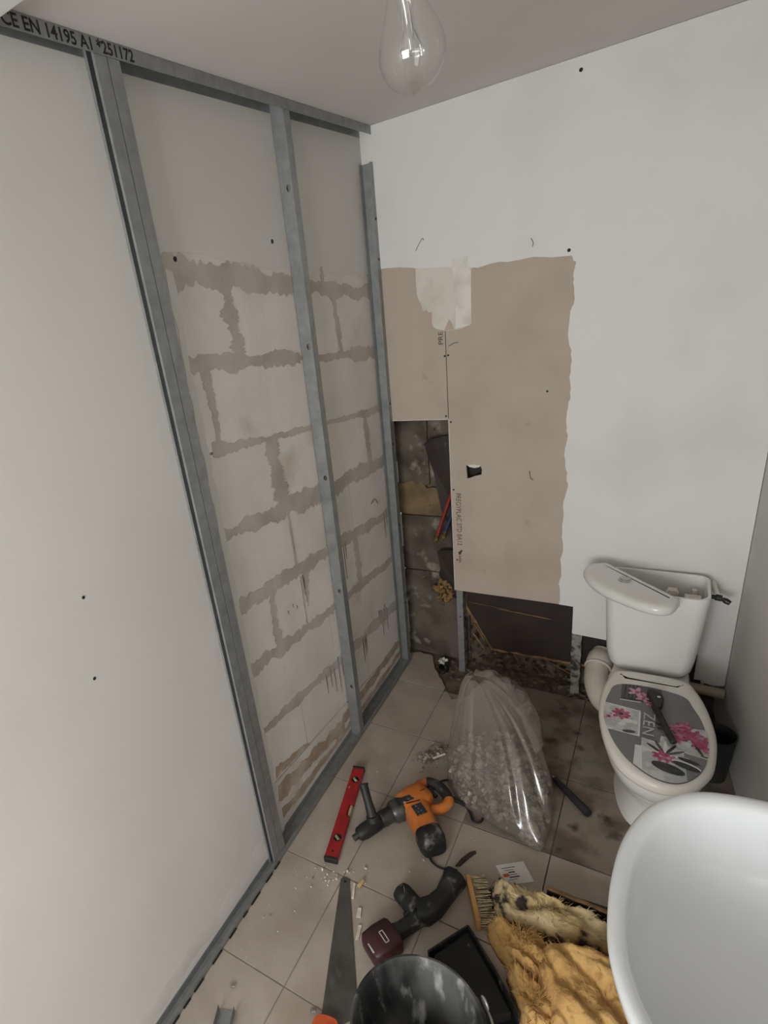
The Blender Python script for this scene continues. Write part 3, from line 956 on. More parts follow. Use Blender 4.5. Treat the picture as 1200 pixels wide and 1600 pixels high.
mb = MB()
rings = [ring3(scl(sl, kx, ky, ctr, sh), z) for z, kx, ky, sh in
         ((0.002, .62, .66, (0, .07)), (0.03, .60, .64, (0, .07)), (0.10, .56, .60, (0, .07)), (0.17, .60, .66, (0, .05)), (0.24, .74, .80, (0, .025)),
          (0.30, .88, .91, (0, .008)), (0.345, .945, .95, (0, 0)), (0.368, .95, .955, (0, 0)))]
mb.loft(rings)
mb.build('bowl', cer, t, smooth=True, angle=60)
bx = [Vector(p) for p in ((.985, -.33), (.975, -.20), (.985, -.06), (1.0, -.045), (1.20, -.045), (1.22, -.06), (1.235, -.20), (1.225, -.33))]
bl = smoothloop(bx, 4)
mb = MB()
mb.loft([ring3(bl, .20), ring3(bl, .27), ring3(bl, .345), ring3(inset(bl, .008), .357)])
mb.build('cistern_shelf', cer, t, smooth=True)
mb = MB()
rings = [ring3(inset(sl, d), z) for d, z in ((.010, .3685), (.002, .372), (.000, .380), (.000, .395), (.003, .403), (.010, .4075), (.018, .4095), (.03, .410), (.06, .410))]
mb.loft(rings)
seat = mb.build('seat_cover', seat_m, t, smooth=True, angle=60)
# decal, all flat print on one sheet
DEC = [(1.004, -.40), (.982, -.47), (.976, -.53), (.979, -.60), (.996, -.66), (1.022, -.725), (1.060, -.785), (1.101, -.822), (1.140, -.845), (1.184, -.849),
       (1.225, -.825), (1.262, -.765), (1.280, -.68), (1.279, -.60), (1.264, -.515), (1.24, -.45), (1.209, -.395), (1.10, -.378)]
dl = smoothloop([Vector(p) for p in DEC], 4)


def clipd(poly):
    """keep print polygons inside the decal outline (Sutherland-Hodgman against the convex outline)"""
    out = [Vector(p) for p in poly]
    n = len(dl)
    A = sum(dl[i].x * dl[(i + 1) % n].y - dl[(i + 1) % n].x * dl[i].y for i in range(n))
    sg = 1 if A > 0 else -1
    for i in range(n):
        a, b = dl[i], dl[(i + 1) % n]
        if (b - a).length < 1e-6:
            continue
        inp, out = out, []
        if not inp:
            break
        def side(p):
            return ((b.x - a.x) * (p.y - a.y) - (b.y - a.y) * (p.x - a.x)) * sg
        for j in range(len(inp)):
            p, q = inp[j - 1], inp[j]
            sp, sq = side(p), side(q)
            if sq >= 0:
                if sp < 0:
                    out.append(p + (q - p) * (sp / (sp - sq)))
                out.append(q)
            elif sp >= 0:
                out.append(p + (q - p) * (sp / (sp - sq)))
    return out


DM = [dec_g, dec_d, dec_w, dec_l, dec_p, dec_p2, dec_k]
mb = MB()
mb.add(ring3(dl, .4106), [list(range(len(dl)))], 0)
lay = [0]


def pr(poly, mi, lift=None):
    q = clipd(poly)
    if len(q) < 3:
        return
    lay[0] += 1
    z = .4106 + 0.00004 * lay[0]
    mb.add([(p.x, p.y, z) for p in q], [list(range(len(q)))], mi)


def ell(cx, cy, rx, ry, a=0, n=14):
    ca, sa = math.cos(a), math.sin(a)
    return [(cx + rx * math.cos(2 * math.pi * k / n) * ca - ry * math.sin(2 * math.pi * k / n) * sa,
             cy + rx * math.cos(2 * math.pi * k / n) * sa + ry * math.sin(2 * math.pi * k / n) * ca) for k in range(n)]


def flower(cx, cy, r, n, m1, m2, seed):
    r_ = random.Random(seed)
    for k in range(n):
        a = 2 * math.pi * k / n + r_.uniform(-.2, .2)
        pr(ell(cx + r * .55 * math.cos(a), cy + r * .55 * math.sin(a), r * .5, r * .24, a), m1)
    pr(ell(cx, cy, r * .25, r * .25), m2)


# upper left picture: dark ground, orchid, pebble
pr([(1.018, -.385), (1.145, -.375), (1.150, -.470), (1.022, -.490)], 1)
for k in range(4):
    pr([(1.03 + .012 * k, -.385), (1.036 + .012 * k, -.385), (1.036 + .012 * k, -.47), (1.03 + .012 * k, -.47)], 6)
pr(ell(1.052, -.473, .030, .010, .1), 6)
pr([(1.020, -.484), (1.085, -.478), (1.085, -.483), (1.020, -.489)], 2)
flower(1.070, -.425, .030, 5, 5, 4, 1)
flower(1.092, -.455, .026, 5, 5, 4, 2)
flower(1.115, -.478, .018, 5, 5, 4, 3)
# middle left picture with white border
pr([(.960, -.520), (1.088, -.530), (1.092, -.668), (.985, -.664)], 2)
pr([(.960, -.524), (1.083, -.535), (1.086, -.662), (.985, -.658)], 3)
flower(1.030, -.570, .030, 8, 4, 6, 4)
flower(.995, -.598, .022, 5, 5, 1, 5)
for k, (x, y, r) in enumerate(((1.055, -.600, .018), (1.062, -.630, .022), (1.035, -.625, .016), (1.02, -.648, .02), (1.075, -.60, .012))):
    pr(ell(x, y, r, r * .6, .4 * k), 3 if k % 2 else 2)
pr(ell(1.06, -.655, .02, .008, .2), 1)
# right pink orchid branch over pale boards
pr([(1.150, -.648), (1.225, -.640), (1.222, -.69), (1.150, -.70)], 3)
for k in range(5):
    pr([(1.152 + .022 * k, -.640), (1.170 + .022 * k, -.640), (1.170 + .022 * k, -.705), (1.152 + .022 * k, -.705)], 3)
pr([(1.225, -.570), (1.30, -.555), (1.30, -.69), (1.225, -.695)], 3)
for k, (x, y) in enumerate(((1.190, -.585), (1.205, -.610), (1.222, -.595), (1.235, -.622), (1.252, -.640), (1.266, -.655), (1.20, -.635), (1.27, -.625), (1.215, -.565), (1.245, -.600))):
    flower(x, y, .024, 5, 4, 4, 20 + k)
pr(ell(1.255, -.672, .026, .004, -1.1), 6)
pr(ell(1.140, -.585, .012, .004, -.6), 6)
pr(ell(1.146, -.606, .008, .005, -.2), 6)
# bottom picture
pr([(1.098, -.672), (1.30, -.705), (1.28, -.86), (1.10, -.86)], 3)
pr([(1.082, -.715), (1.100, -.715), (1.108, -.83), (1.082, -.82)], 2)
pr([(1.215, -.70), (1.30, -.71), (1.30, -.84), (1.225, -.82)], 0)
for k in range(7):
    a = math.pi * (.05 + .15 * k)
    pr(ell(1.165 + .035 * math.cos(a), -.735 + .04 * math.sin(a), .030, .005, a), [2, 1, 6][k % 3])
flower(1.155, -.740, .026, 7, 4, 5, 41)
flower(1.175, -.745, .022, 7, 4, 5, 42)
pr(ell(1.222, -.757, .040, .014, -.25), 2)
pr(ell(1.222, -.762, .038, .012, -.25), 6)
pr(ell(1.228, -.735, .030, .008, -.2), 6)
pr(ell(1.175, -.790, .046, .020, -.22), 6)
tx = text_mb('ZEN', 0.050, (1.098, -0.536, .4106 + .0042), (0, -1, 0), (1, 0, 0), extrude=0.0, width=0.118)
mb.add(tx.v, tx.f, 3)
dec = mb.build('printed_decal', DM, seat, recalc=False)
dec['label'] = 'grey printed decal with pink orchids, pebbles and the word ZEN'

# cistern


def rrect(x0, x1, y0, y1, r, n=5, front=0.0):
    pts = []
    for cx, cy, a0 in ((x1 - r, y1 - r, 0), (x0 + r, y1 - r, 90), (x0 + r, y0 + r, 180), (x1 - r, y0 + r, 270)):
        for k in range(n + 1):
            a = math.radians(a0 + 90 * k / n)
            x, y = cx + r * math.cos(a), cy + r * math.sin(a)
            if front and y < (y0 + y1) / 2:
                m = (x - (x0 + x1) / 2) / ((x1 - x0) / 2)
                y -= front * (1 - m * m)
            pts.append(Vector((x, y)))
    return pts


prof = [(0.358, .978, 1.212, -.200, -.055, .03), (0.364, .968, 1.224, -.212, -.05, .035), (0.385, .957, 1.236, -.222, -.045, .04), (0.44, .945, 1.244, -.228, -.040, .04),
        (0.56, .936, 1.252, -.232, -.037, .04), (0.66, .930, 1.258, -.234, -.035, .04), (0.722, .926, 1.262, -.236, -.033, .04), (0.728, .928, 1.260, -.234, -.035, .038),
        (0.728, .937, 1.251, -.225, -.043, .03), (0.715, .940, 1.248, -.222, -.046, .03), (0.60, .948, 1.240, -.218, -.05, .03), (0.42, .96, 1.225, -.21, -.055, .03)]
mb = MB()
mb.loft([ring3(rrect(a, b, c, d, r, 6, .018), z) for z, a, b, c, d, r in prof])
mb.build('cistern', cer, t, smooth=True, angle=50)
MB().box((1.13, -.14, .43), (1.16, -.11, .70)).tube([(1.145, -.125, .43), (1.145, -.125, .69)], .022, 10).build('flush_valve', plas_w, t)
mb = MB()
mb.box((1.185, -.18, .67), (1.235, -.13, .690)).tube([(1.20, -.20, .60), (1.20, -.20, .700)], .008, 8).tube([(1.215, -.10, .60), (1.215, -.10, .696)], .009, 8)
mb.build('fill_valve', plas_w, t)
MB().box((1.085, -.250, .361), (1.125, -.243, .366)).build('label_clip', plas_w, t)
# cistern lid, pushed askew: a thing of its own
LID = [(.842, -.165), (.846, -.125), (.868, -.092), (.917, -.074), (.960, -.112), (1.05, -.197), (1.157, -.298), (1.161, -.335), (1.145, -.378), (1.106, -.398), (1.049, -.385),
       (.980, -.346), (.92, -.302), (.868, -.235)]
ll = smoothloop([Vector(p) for p in LID], 4)
lid = thing('cistern_lid', (1.0, -.23, .7285), 'white cistern lid with push button lying askew on the tank', 'cistern lid')
mb = MB()
mb.loft([ring3(inset(ll, d), z) for d, z in ((.012, .7290), (.004, .731), (.0, .738), (.0, .750), (.004, .759), (.010, .764), (.020, .7665), (.034, .767))])
body = mb.build('lid_body', cer, lid, smooth=True, angle=60)
c = (.990, -.222)
MB().loft([[(c[0] + r * math.cos(a * math.pi / 12), c[1] + r * math.sin(a * math.pi / 12), z) for a in range(24)] for r, z in
           ((.023, .767), (.023, .7705), (.020, .7725), (.0165, .7725), (.0165, .7695))]).build('button_ring', chrome, lid, smooth=True)
MB().loft([[(c[0] + r * math.cos(a * math.pi / 12), c[1] + r * math.sin(a * math.pi / 12), z) for a in range(24)] for r, z in
           ((.0155, .7697), (.0155, .7735), (.012, .7755), (.004, .776))]).build('button', chrome, lid, smooth=True)

# black tool on the seat cover
t = thing('black_hand_tool', (1.15, -.56, .4155), 'black hand tool with silver rivet lying on the toilet seat cover', 'tool')
a, b = Vector((1.118, -.475, .424)), Vector((1.186, -.672, .424))
d = (b - a).normalized()
MB().tube([a + d * .03, a + d * .06, a + d * .12, a + d * .19, b, b + d * .004], [.013, .0115, .010, .0105, .011, .006], 10, flat=.7).build('handle', black_p, t, smooth=True)
hd = [Vector((1.100, -.430)), Vector((1.112, -.418)), Vector((1.132, -.424)), Vector((1.150, -.444)), Vector((1.152, -.480)), Vector((1.146, -.510)), Vector((1.126, -.512)), Vector((1.116, -.480)), Vector((1.104, -.452))]
hl = smoothloop(hd, 4)
MB().loft([ring3(inset(hl, .003), .4155), ring3(hl, .419), ring3(hl, .431), ring3(inset(hl, .004), .435)]).build('head', black_p, t, smooth=True)
MB().tube([(1.137, -.462, .435), (1.137, -.462, .4375)], .006, 10).build('rivet', chrome, t, smooth=True)

# drain elbow
t = thing('drain_elbow', (.93, -.1, .05), 'white plastic drain elbow joining the toilet to the wall', 'pipe')
P = smoothpath([(.922, .052, .232), (.915, .02, .225), (.908, -.05, .205), (.920, -.13, .180), (.955, -.20, .165), (1.02, -.25, .16)], 6)
MB().tube(P, .049, 24).build('elbow', pvc, t, smooth=True, angle=60)
MB().tube([(.917, .035, .2285), (.9155, .025, .2265), (.912, -.018, .216), (.911, -.028, .2135)], [.050, .054, .054, .050], 24).build('collar', pvc, t, smooth=True)
MB().tube([(.9105, -.0300, .2130), (.9100, -.036, .2110)], [.0545, .0545], 24).build('sealing_ring', plas_w, t, smooth=True)

# old pipe along the wall right of the toilet
t = thing('wall_pipe', (1.30, -.03, .17), 'beige horizontal pipe along the wall right of the toilet', 'pipe')
MB().tube([(1.225, -.028, .200), (1.366, -.032, .196)], .021, 16).build('tube', pvc_d, t, smooth=True)
MB().box((1.285, -.02, .175), (1.297, -.0025, .225)).build('bracket', pvc_d, t)

# stop valve
t = thing('stop_valve', (1.29, -.08, .66), 'small black and white angle valve beside the cistern', 'valve')
MB().tube([(1.275, -.003, .690), (1.278, -.05, .690), (1.285, -.095, .685)], [.010, .009, .009], 10).build('inlet', plas_w, t, smooth=True)
MB().tube([(1.262, -.100, .675), (1.280, -.100, .675), (1.281, -.100, .675), (1.300, -.100, .672)], [.008, .008, .012, .012], 10).build('body', black_p, t, smooth=True)
MB().tube([(1.301, -.102, .672), (1.312, -.105, .667), (1.326, -.108, .660)], [.007, .011, .009], 10).build('knob', tool_metal, t, smooth=True)

# dark bin behind the toilet
t = thing('small_bin', (1.335, -.30, 0.0), 'small black round bin between the toilet and the right wall', 'bin')
rings = []
for r_, z in ((.050, .001), (.056, .10), (.062, .20), (.064, .205), (.060, .205), (.057, .195), (.05, .02)):
    rings.append([(1.335 + r_ * math.cos(k * math.pi / 12), -.30 + r_ * math.sin(k * math.pi / 12), z) for k in range(24)])
MB().loft(rings).build('shell', black_p, t, smooth=True)

# ================================================================ BASIN
t = thing('wash_basin', (1.38, -1.62, 0.0), 'glossy white wash basin at the bottom right, fixed to the right wall', 'sink')
SK = [(1.40, -1.297), (1.319, -1.300), (1.267, -1.306), (1.213, -1.320), (1.168, -1.347), (1.124, -1.395), (1.094, -1.456), (1.076, -1.521), (1.068, -1.589), (1.067, -1.66),
      (1.075, -1.744), (1.098, -1.815), (1.13, -1.868), (1.18, -1.912), (1.25, -1.942), (1.35, -1.952), (1.46, -1.953), (1.58, -1.953), (1.588, -1.94), (1.555, -1.64), (1.516, -1.315), (1.50, -1.300)]
kl = smoothloop([Vector(p) for p in SK], 4)
cb = Vector((1.315, -1.63))


def toc(loop, k, c_=cb):
    return [Vector((c_.x + (p.x - c_.x) * k, c_.y + (p.y - c_.y) * k)) for p in loop]


mb = MB()
rings = []
for k, z in ((.30, .615), (.50, .62), (.70, .65), (.86, .715), (.945, .785), (.985, .825), (1.0, .845), (.998, .853), (.985, .8585), (.96, .8600), (.93, .8585), (.905, .855), (.89, .849), (.878, .838), (.865, .815), (.845, .775),
             (.81, .730), (.75, .695), (.65, .672), (.50, .660), (.35, .655), (.20, .652), (.06, .650)):
    rings.append(ring3(toc(kl, k), z))
mb.loft(rings)
mb.build('basin', cer_s, t, smooth=True, angle=75)
MB().loft([[(1.36 + r * math.cos(a * math.pi / 12), -1.62 + r * .9 * math.sin(a * math.pi / 12), z) for a in range(24)] for r, z in
           ((.12, 0.001), (.11, .02), (.085, .10), (.08, .45), (.095, .58), (.11, .63))]).build('pedestal', cer_s, t, smooth=True)
MB().loft([[(1.385 + r * math.cos(a * math.pi / 10), -1.64 + r * math.sin(a * math.pi / 10), z) for a in range(20)] for r, z in
           ((.021, .6505), (.022, .6545), (.016, .6555), (.013, .6535))]).build('drain', chrome, t, smooth=True)

# ================================================================ LIGHT BULB
ax = Vector((-.09, -.06, 1)).normalized()
tip = Vector((.849, -1.842, 2.100))
ux = ax.orthogonal().normalized()
uy = ax.cross(ux)


def lathe(prof, n=32, cap0=True, cap1=True, origin=tip, axis=None):
    mb_ = MB()
    mb_.loft([[origin + ax * h + (ux * math.cos(2 * math.pi * k / n) + uy * math.sin(2 * math.pi * k / n)) * r for k in range(n)] for h, r in prof], cap0, cap1)
    return mb_


bulb = thing('light_bulb', tip, 'clear unlit glass light bulb hanging near the ceiling', 'light bulb')
gp = [(0.0, .001), (.0006, .005), (.003, .012), (.008, .0195), (.015, .0255), (.023, .0292), (.031, .0305), (.039, .0295), (.047, .0270), (.055, .0235), (.063, .0200), (.071, .0170), (.079, .0148), (.086, .0135)]
lathe(gp, 40, True, False).build('glass', glassm, bulb, smooth=True, angle=80)
lathe([(.030, .002), (.034, .0042), (.046, .0040), (.058, .0050), (.070, .008), (.084, .012)], 20, True, False).build('glass_stem', glassm, bulb, smooth=True, angle=80)
MB().tube([tip + ax * .034, tip + ax * .046 + ux * .003, tip + ax * .070 + ux * .003], .0009, 6).tube([tip + ax * .034 - ux * .012, tip + ax * .05 - ux * .005, tip + ax * .07 - ux * .003], .0009, 6).tube(
    [tip + ax * .034 + ux * .012, tip + ax * .05 + ux * .005, tip + ax * .07 + ux * .003], .0009, 6).build('support_wires', chrome, bulb)
fp = []
for k in range(60):
    a = k / 59
    fp.append(tip + ax * (.032 + .003 * math.sin(a * 3.14) + .0006 * math.sin(k * 2.1)) + ux * (-.012 + .024 * a) + uy * (.006 * math.sin(a * 3.14) + .0006 * math.cos(k * 2.1)))
MB().tube(fp, .0004, 5).build('filament', chrome, bulb)
lathe([(.086, .0138), (.087, .0140), (.110, .0138), (.114, .008)], 24).build('screw_cap', brass, bulb, smooth=True)
hold = thing('lamp_holder', tip + ax * .0985, 'black lamp holder on its cord just above the bulb', 'lamp holder')
lathe([(.0985, .0150), (.0985, .0185), (.125, .0190), (.150, .0150), (.158, .006), (.160, .0045)], 24, False, True).build('socket', black_p, hold, smooth=True)
e = tip + ax * .159
MB().tube(smoothpath([e, e + Vector((-.004, -.003, .06)), Vector((e.x - .004, e.y - .003, H - .016))], 5), .0032, 8).build('cord', black_p, hold, smooth=True)
MB().tube([(e.x - .004, e.y - .003, H - .016), (e.x - .004, e.y - .003, H - .0005)], [.03, .04], 20).build('ceiling_rose', plas_w, hold, smooth=True)

# ================================================================ RUBBLE BAG
BASE = [(.425, -.62), (.440, -.72), (.475, -.79), (.55, -.855), (.66, -.885), (.79, -.925), (.840, -.925), (.850, -.86), (.848, -.76), (.82, -.62), (.75, -.51), (.64, -.455), (.53, -.47), (.455, -.53)]
b0 = smoothloop([Vector(p) for p in BASE], 6)
nb = len(b0)
cb0 = Vector((.635, -.68))
levels = [(0.002, .97, (0, 0)), (.010, 1.0, (0, 0)), (.035, 1.01, (0, .003)), (.07, .99, (-.004, .01)), (.11, .955, (-.008, .02)), (.15, .905, (-.014, .032)), (.19, .85, (-.022, .05)), (.23, .78, (-.032, .070)),
          (.27, .69, (-.046, .092)), (.31, .59, (-.062, .112)), (.345, .48, (-.080, .128)), (.37, .38, (-.096, .14)), (.390, .27, (-.108, .147)), (.402, .17, (-.115, .15))]
rings = []
for li, (z, k, sh) in enumerate(levels):
    ring = []
    up = li / (len(levels) - 1)
    for j, p in enumerate(b0):
        q = cb0 + (p - cb0) * k
        # the lower right tail of the bag lies flat
        if p.x > .76 and p.y < -.83 and z > .05:
            q = cb0 + (p - cb0) * (k * (1 - .16 * min(1, (z - .05) / .05)))
        ang = math.atan2(p.y - cb0.y, p.x - cb0.x)
        fold = (.008 + .018 * up) * (noise.noise(Vector((math.cos(ang) * 3.4, math.sin(ang) * 3.4, z * 1.2))) +
                                    .6 * noise.noise(Vector((math.cos(ang) * 8, math.sin(ang) * 8, z * 2.0 + 4))))
        crk = .012 * (1 - up) * noise.noise(Vector((q.x * 38, q.y * 38, z * 40)))
        dirv = (q - cb0).normalized()
        q = q + dirv * (fold + crk)
        ring.append(Vector((q.x + sh[0], q.y + sh[1], z + (0.006 * noise.noise(Vector((q.x * 20, q.y * 20, z * 9))) if li > 1 else 0))))
    rings.append(ring)
bag = thing('rubble_bag', (.635, -.68, 0.0), 'clear plastic sack half full of plaster rubble standing in the middle', 'plastic bag')
mb = MB()
mb.loft(rings, True, False)
mb.build('sack', bagm, bag, smooth=True, angle=180, sub=1)
# open mouth of the sack flopped over behind
mb = MB()
rows = []
ca_ = smoothpath([(.495, -.52, .400), (.56, -.515, .395), (.63, -.545, .365), (.70, -.61, .315), (.775, -.70, .235)], 8)
cb_ = smoothpath([(.475, -.44, .345), (.56, -.385, .325), (.66, -.41, .305), (.745, -.485, .265), (.795, -.61, .195)], 8)
for i in range(13):
    a = i / 12
    row = []
    for j in range(len(ca_)):
        p_ = ca_[j].lerp(cb_[j], a)
        bulge = .022 * math.sin(a * math.pi) + .012 * noise.noise(Vector((j * .35, a * 2.2, 2.2)))
        row.append((p_.x + bulge * .3, p_.y + bulge * .4, p_.z + bulge))
    rows.append(row)
mb.loft(rows, False, False, closed=False)
mb.build('sack_mouth', bagm, bag, smooth=True, angle=180)


def inside(p, k=.9):
    q = cb0 + (p - cb0) / k
    c_ = False
    n_ = len(b0)
    for i in range(n_):
        a_, b_ = b0[i], b0[i - 1]
        if (a_.y > q.y) != (b_.y > q.y) and q.x < (b_.x - a_.x) * (q.y - a_.y) / (b_.y - a_.y) + a_.x:
            c_ = not c_
    return c_


rr = random.Random(13)
mb = MB()
cnt = 0
while cnt < 900:
    p = Vector((rr.uniform(.42, .86), rr.uniform(-.95, -.45)))
    if not inside(p, .93):
        continue
    hmax = .135 * (1 - ((p - Vector((.60, -.65))).length / .30) ** 2) + .02
    z = max(.012, hmax * rr.uniform(0.15, 1.0))
    mb.chunk((p.x, p.y, z), rr.choice((.007, .009, .012, .016)), rr, mi=rr.choice((0, 0, 1)))
    cnt += 1
o = mb.build('rubble_fill', [rubble, rubble2], base=(.63, -.68, .01))
tag(o, 'grey white plaster crumbs filling the lower half of the clear sack', 'rubble', kind='stuff')
CH = [((.800, -.872, .040), .036, 'rounded pale plaster lump in the low right tail of the sack'), ((.800, -.795, .045), .030, 'round plaster lump above the tail lump in the sack'),
      ((.755, -.705, .085), .040, 'large dark sided plaster slab against the right side of the sack'), ((.66, -.83, .035), .026, 'plaster lump at the front bottom of the sack'),
      ((.575, -.72, .125), .026, 'pale plaster lump on top of the rubble in the sack'), ((.70, -.60, .10), .030, 'plaster lump at the back of the sack')]
for c_, r_, lb in CH:
    o = MB().chunk(c_, r_, rr).build('plaster_lump', rubble if 'dark' not in lb else rubble2, base=c_, bevel=.002)
    tag(o, lb, 'rubble', 'plaster lumps in the sack')

# debris heap beside the orange hammer
rr = random.Random(17)
mb = MB()
for k in range(520):
    a, q = rr.uniform(0, 6.28), abs(rr.gauss(0, .5))
    x = .325 + .055 * q * math.cos(a)
    y = -.655 + .075 * q * math.sin(a) + .25 * (x - .32)
    if rr.random() < .3:
        x, y = .375 + rr.gauss(0, .03), -.585 + rr.gauss(0, .018)
    z = .022 * max(0, 1 - q) * rr.random() + .003
    r_ = rr.uniform(.002, .0055)
    mb.chunk((x, y, max(z, r_ * .9)), r_, rr, mi=rr.choice((0, 1, 1)))
o = mb.build('debris_heap', [rubble, rubble2], base=(.33, -.65, 0))
tag(o, 'small heap of plaster crumbs on the floor between hammer and sack', 'rubble', kind='stuff')
for c_, r_, lb in (((.323, -.672, .018), .014, 'largest white plaster flake on the crumb heap'), ((.365, -.625, .014), .010, 'smaller white flake at the back of the crumb heap')):
    tag(MB().chunk(c_, r_, rr).build('plaster_flake', chipm, base=c_), lb, 'rubble')
tag(MB().tube([(.352, -.655, .012), (.392, -.612, .014)], .0045, 6).build('plaster_stick', chipm, base=(.37, -.63, .01)), 'thin white plaster stick on the crumb heap', 'rubble')
# scattered crumbs
mb = MB()
for k in range(230):
    zone = rr.random()
    if zone < .45:
        x, y = .215 + rr.gauss(0, .05), -1.325 + rr.gauss(0, .04)
    elif zone < .75:
        x, y = rr.uniform(.06, .40), rr.uniform(-1.75, -.75)
    else:
        x, y = rr.uniform(.30, .75), rr.uniform(-1.2, -.4)
    if x < .02 or inside(Vector((x, y)), 1.0) or (.05 < x < .24 and -1.30 < y < -.82) or (x > .235 and y < -1.31):
        continue
    r_ = rr.choice((.0012, .0016, .002, .003, .0042))
    mb.chunk((x, y, r_ * .8), r_, rr, mi=rr.choice((0, 0, 1)))
o = mb.build('scattered_crumbs', [chipm, rubble2], base=(.25, -1.1, 0))
tag(o, 'plaster crumbs scattered over the dusty floor tiles', 'rubble', kind='stuff')
CRB = [((.165, -1.330, .006), .008, 'white crumb just below the end of the red level'), ((.190, -1.338, .006), .008, 'white crumb second from the end of the red level'), ((.232, -1.340, .006), .008, 'white crumb touching the saw tip'),
       ((.253, -1.295, .005), .007, 'white crumb between saw tip and drill chuck'), ((.305, -1.255, .005), .008, 'pale crumb right of the drill chuck')]
for c_, r_, lb in CRB:
    tag(MB().chunk(c_, r_, rr, flat=.7).build('plaster_crumb', chipm, base=(c_[0], c_[1], 0)), lb, 'rubble', 'crumbs near the saw tip')
tag(MB().chunk((.318, -1.322, .013), .018, rr, flat=.7).build('foam_scrap', foam, base=(.318, -1.322, 0), bevel=.001), 'yellow foam scrap beside the saw tip', 'foam scrap')
for k, (pts, lb) in enumerate((([(.292, -1.325), (.299, -1.323), (.318, -1.375), (.310, -1.379)], 'pale splinter lying against the saw tip'),
                               ([(.345, -1.400), (.356, -1.394), (.368, -1.425), (.353, -1.430)], 'pale flake beside the middle of the saw blade'),
                               ([(.372, -1.452), (.382, -1.446), (.392, -1.492), (.383, -1.498)], 'long pale flake beside the saw blade near the battery'))):
    tag(MB().plate(pts, 'z', .001, .005).build('plaster_splinter', chipm, base=(pts[0][0], pts[0][1], 0)), lb, 'rubble', 'pale splinters by the saw')
for c_, r_, lb in (((.098, -1.80, .006), .014, 'dark grey chip on the tile at the lower left'), ((.362, -1.742, .006), .012, 'dark grey chip beside the saw blade at the bottom')):
    tag(MB().chunk(c_, r_, rr, flat=.5).build('dark_chip', rubble2 if False else steel_d, base=(c_[0], c_[1], 0)), lb, 'rubble')
# offcut of track at the bottom left
t = thing('track_offcut', (.128, -1.93, 0), 'short offcut of galvanised track on the tiles at the bottom left', 'metal track')
d = Vector((.035, -.09, 0)).normalized()
n_ = Vector((d.y, -d.x, 0))
c0 = Vector((.128, -1.862, 0)) + d * .10
MB().obox(c0 + Vector((0, 0, .0018)), d, .10, .024, .0007).build('web', steel, t)
for s_ in (-1, 1):
    MB().obox(c0 + n_ * s_ * .0245 + Vector((0, 0, .014)), d, .10, .0007, .013).build('flange', steel, t)

# ================================================================ SPIRIT LEVEL
A, B_ = Vector((.083, -.838, 0)), Vector((.181, -1.290, 0))
d = (B_ - A).normalized()
n_ = Vector((-d.y, d.x, 0))
Lh = (B_ - A).length / 2
mid = (A + B_) / 2
t = thing('spirit_level', mid, 'red spirit level lying flat on the floor', 'spirit level')


def loc2(u, w, z):
    p = mid + d * u + n_ * w
    return (p.x, p.y, z)


def lpt(u, w):
    p = mid + d * u + n_ * w
    return (p.x, p.y)


hw = .0245
holes = [[lpt(u + .017 * math.cos(k * math.pi / 8), .002 + .017 * math.sin(k * math.pi / 8)) for k in range(16)] for u in (-Lh + .075, Lh - .095)]
out = [lpt(-Lh + .012, -hw), lpt(Lh - .012, -hw), lpt(Lh - .012, hw), lpt(.035, hw), lpt(.028, hw - .016), lpt(-.028, hw - .016), lpt(-.035, hw), lpt(-Lh + .012, hw)]
MB().plate(out, 'z', .0012, .0235, holes).build('body', red_m, t, bevel=.0012)
for s_ in (-1, 1):
    MB().obox(mid + d * s_ * (Lh - .0055) + Vector((0, 0, .0125)), d, .006, hw + .0012, .0122).build('end_cap', black_p, t, bevel=.0015)
for u in (-Lh + .075, Lh - .095):
    c_ = loc2(u, .002, 0)
    v_ = MB().loft([[(c_[0] + r * math.cos(k * math.pi / 10), c_[1] + r * math.sin(k * math.pi / 10), z) for k in range(20)] for r, z in ((.0168, .004), (.0168, .0235), (.0135, .0240), (.0130, .0225), (.013, .018))], True, True).build('vial_housing', black_p, t, smooth=True)
    MB().tube([Vector(c_) + Vector((-.009, .006, .0215)), Vector(c_) + Vector((.009, -.006, .0215))], .0058, 10).build('vial', vial, v_, smooth=True)
MB().tube([loc2(-.026, hw - .0075, .0125), loc2(.026, hw - .0075, .0125)], .0068, 10).build('vial', vial, t, smooth=True)
MB().tube([loc2(Lh - .035, 0, .0230), loc2(Lh - .035, 0, .0239)], .005, 10).build('hang_hole', ink, t)

# ================================================================ ORANGE HAMMER DRILL
t = thing('hammer_drill', (.38, -.95, 0), 'dusty orange corded hammer drill lying on its side', 'power tool')
mb = MB()
mb.tube([(.352, -.998, .056), (.345, -1.010, .056), (.325, -1.035, .054)], [.046, .046, .040], 20)
gear = MB().tube([(.368, -.965, .056), (.345, -.995, .056), (.325, -1.022, .054), (.318, -1.032, .053)], [.044, .046, .043, .036], 20).build('gear_housing', tool_metal, t, smooth=True)
MB().tube([(.318, -1.032, .053), (.300, -1.060, .050), (.290, -1.075, .049)], [.030, .032, .030], 18).build('nose', tool_metal, t, smooth=True)
MB().tube([(.290, -1.075, .047), (.284, -1.084, .046), (.252, -1.138, .040), (.240, -1.158, .038), (.236, -1.164, .037)], [.024, .030, .030, .026, .020], 18).build('chuck', black_p, t, smooth=True)
MB().tube([(.236, -1.164, .037), (.226, -1.182, .034)], [.013, .012], 12).build('bit_socket', tool_metal, t, smooth=True)


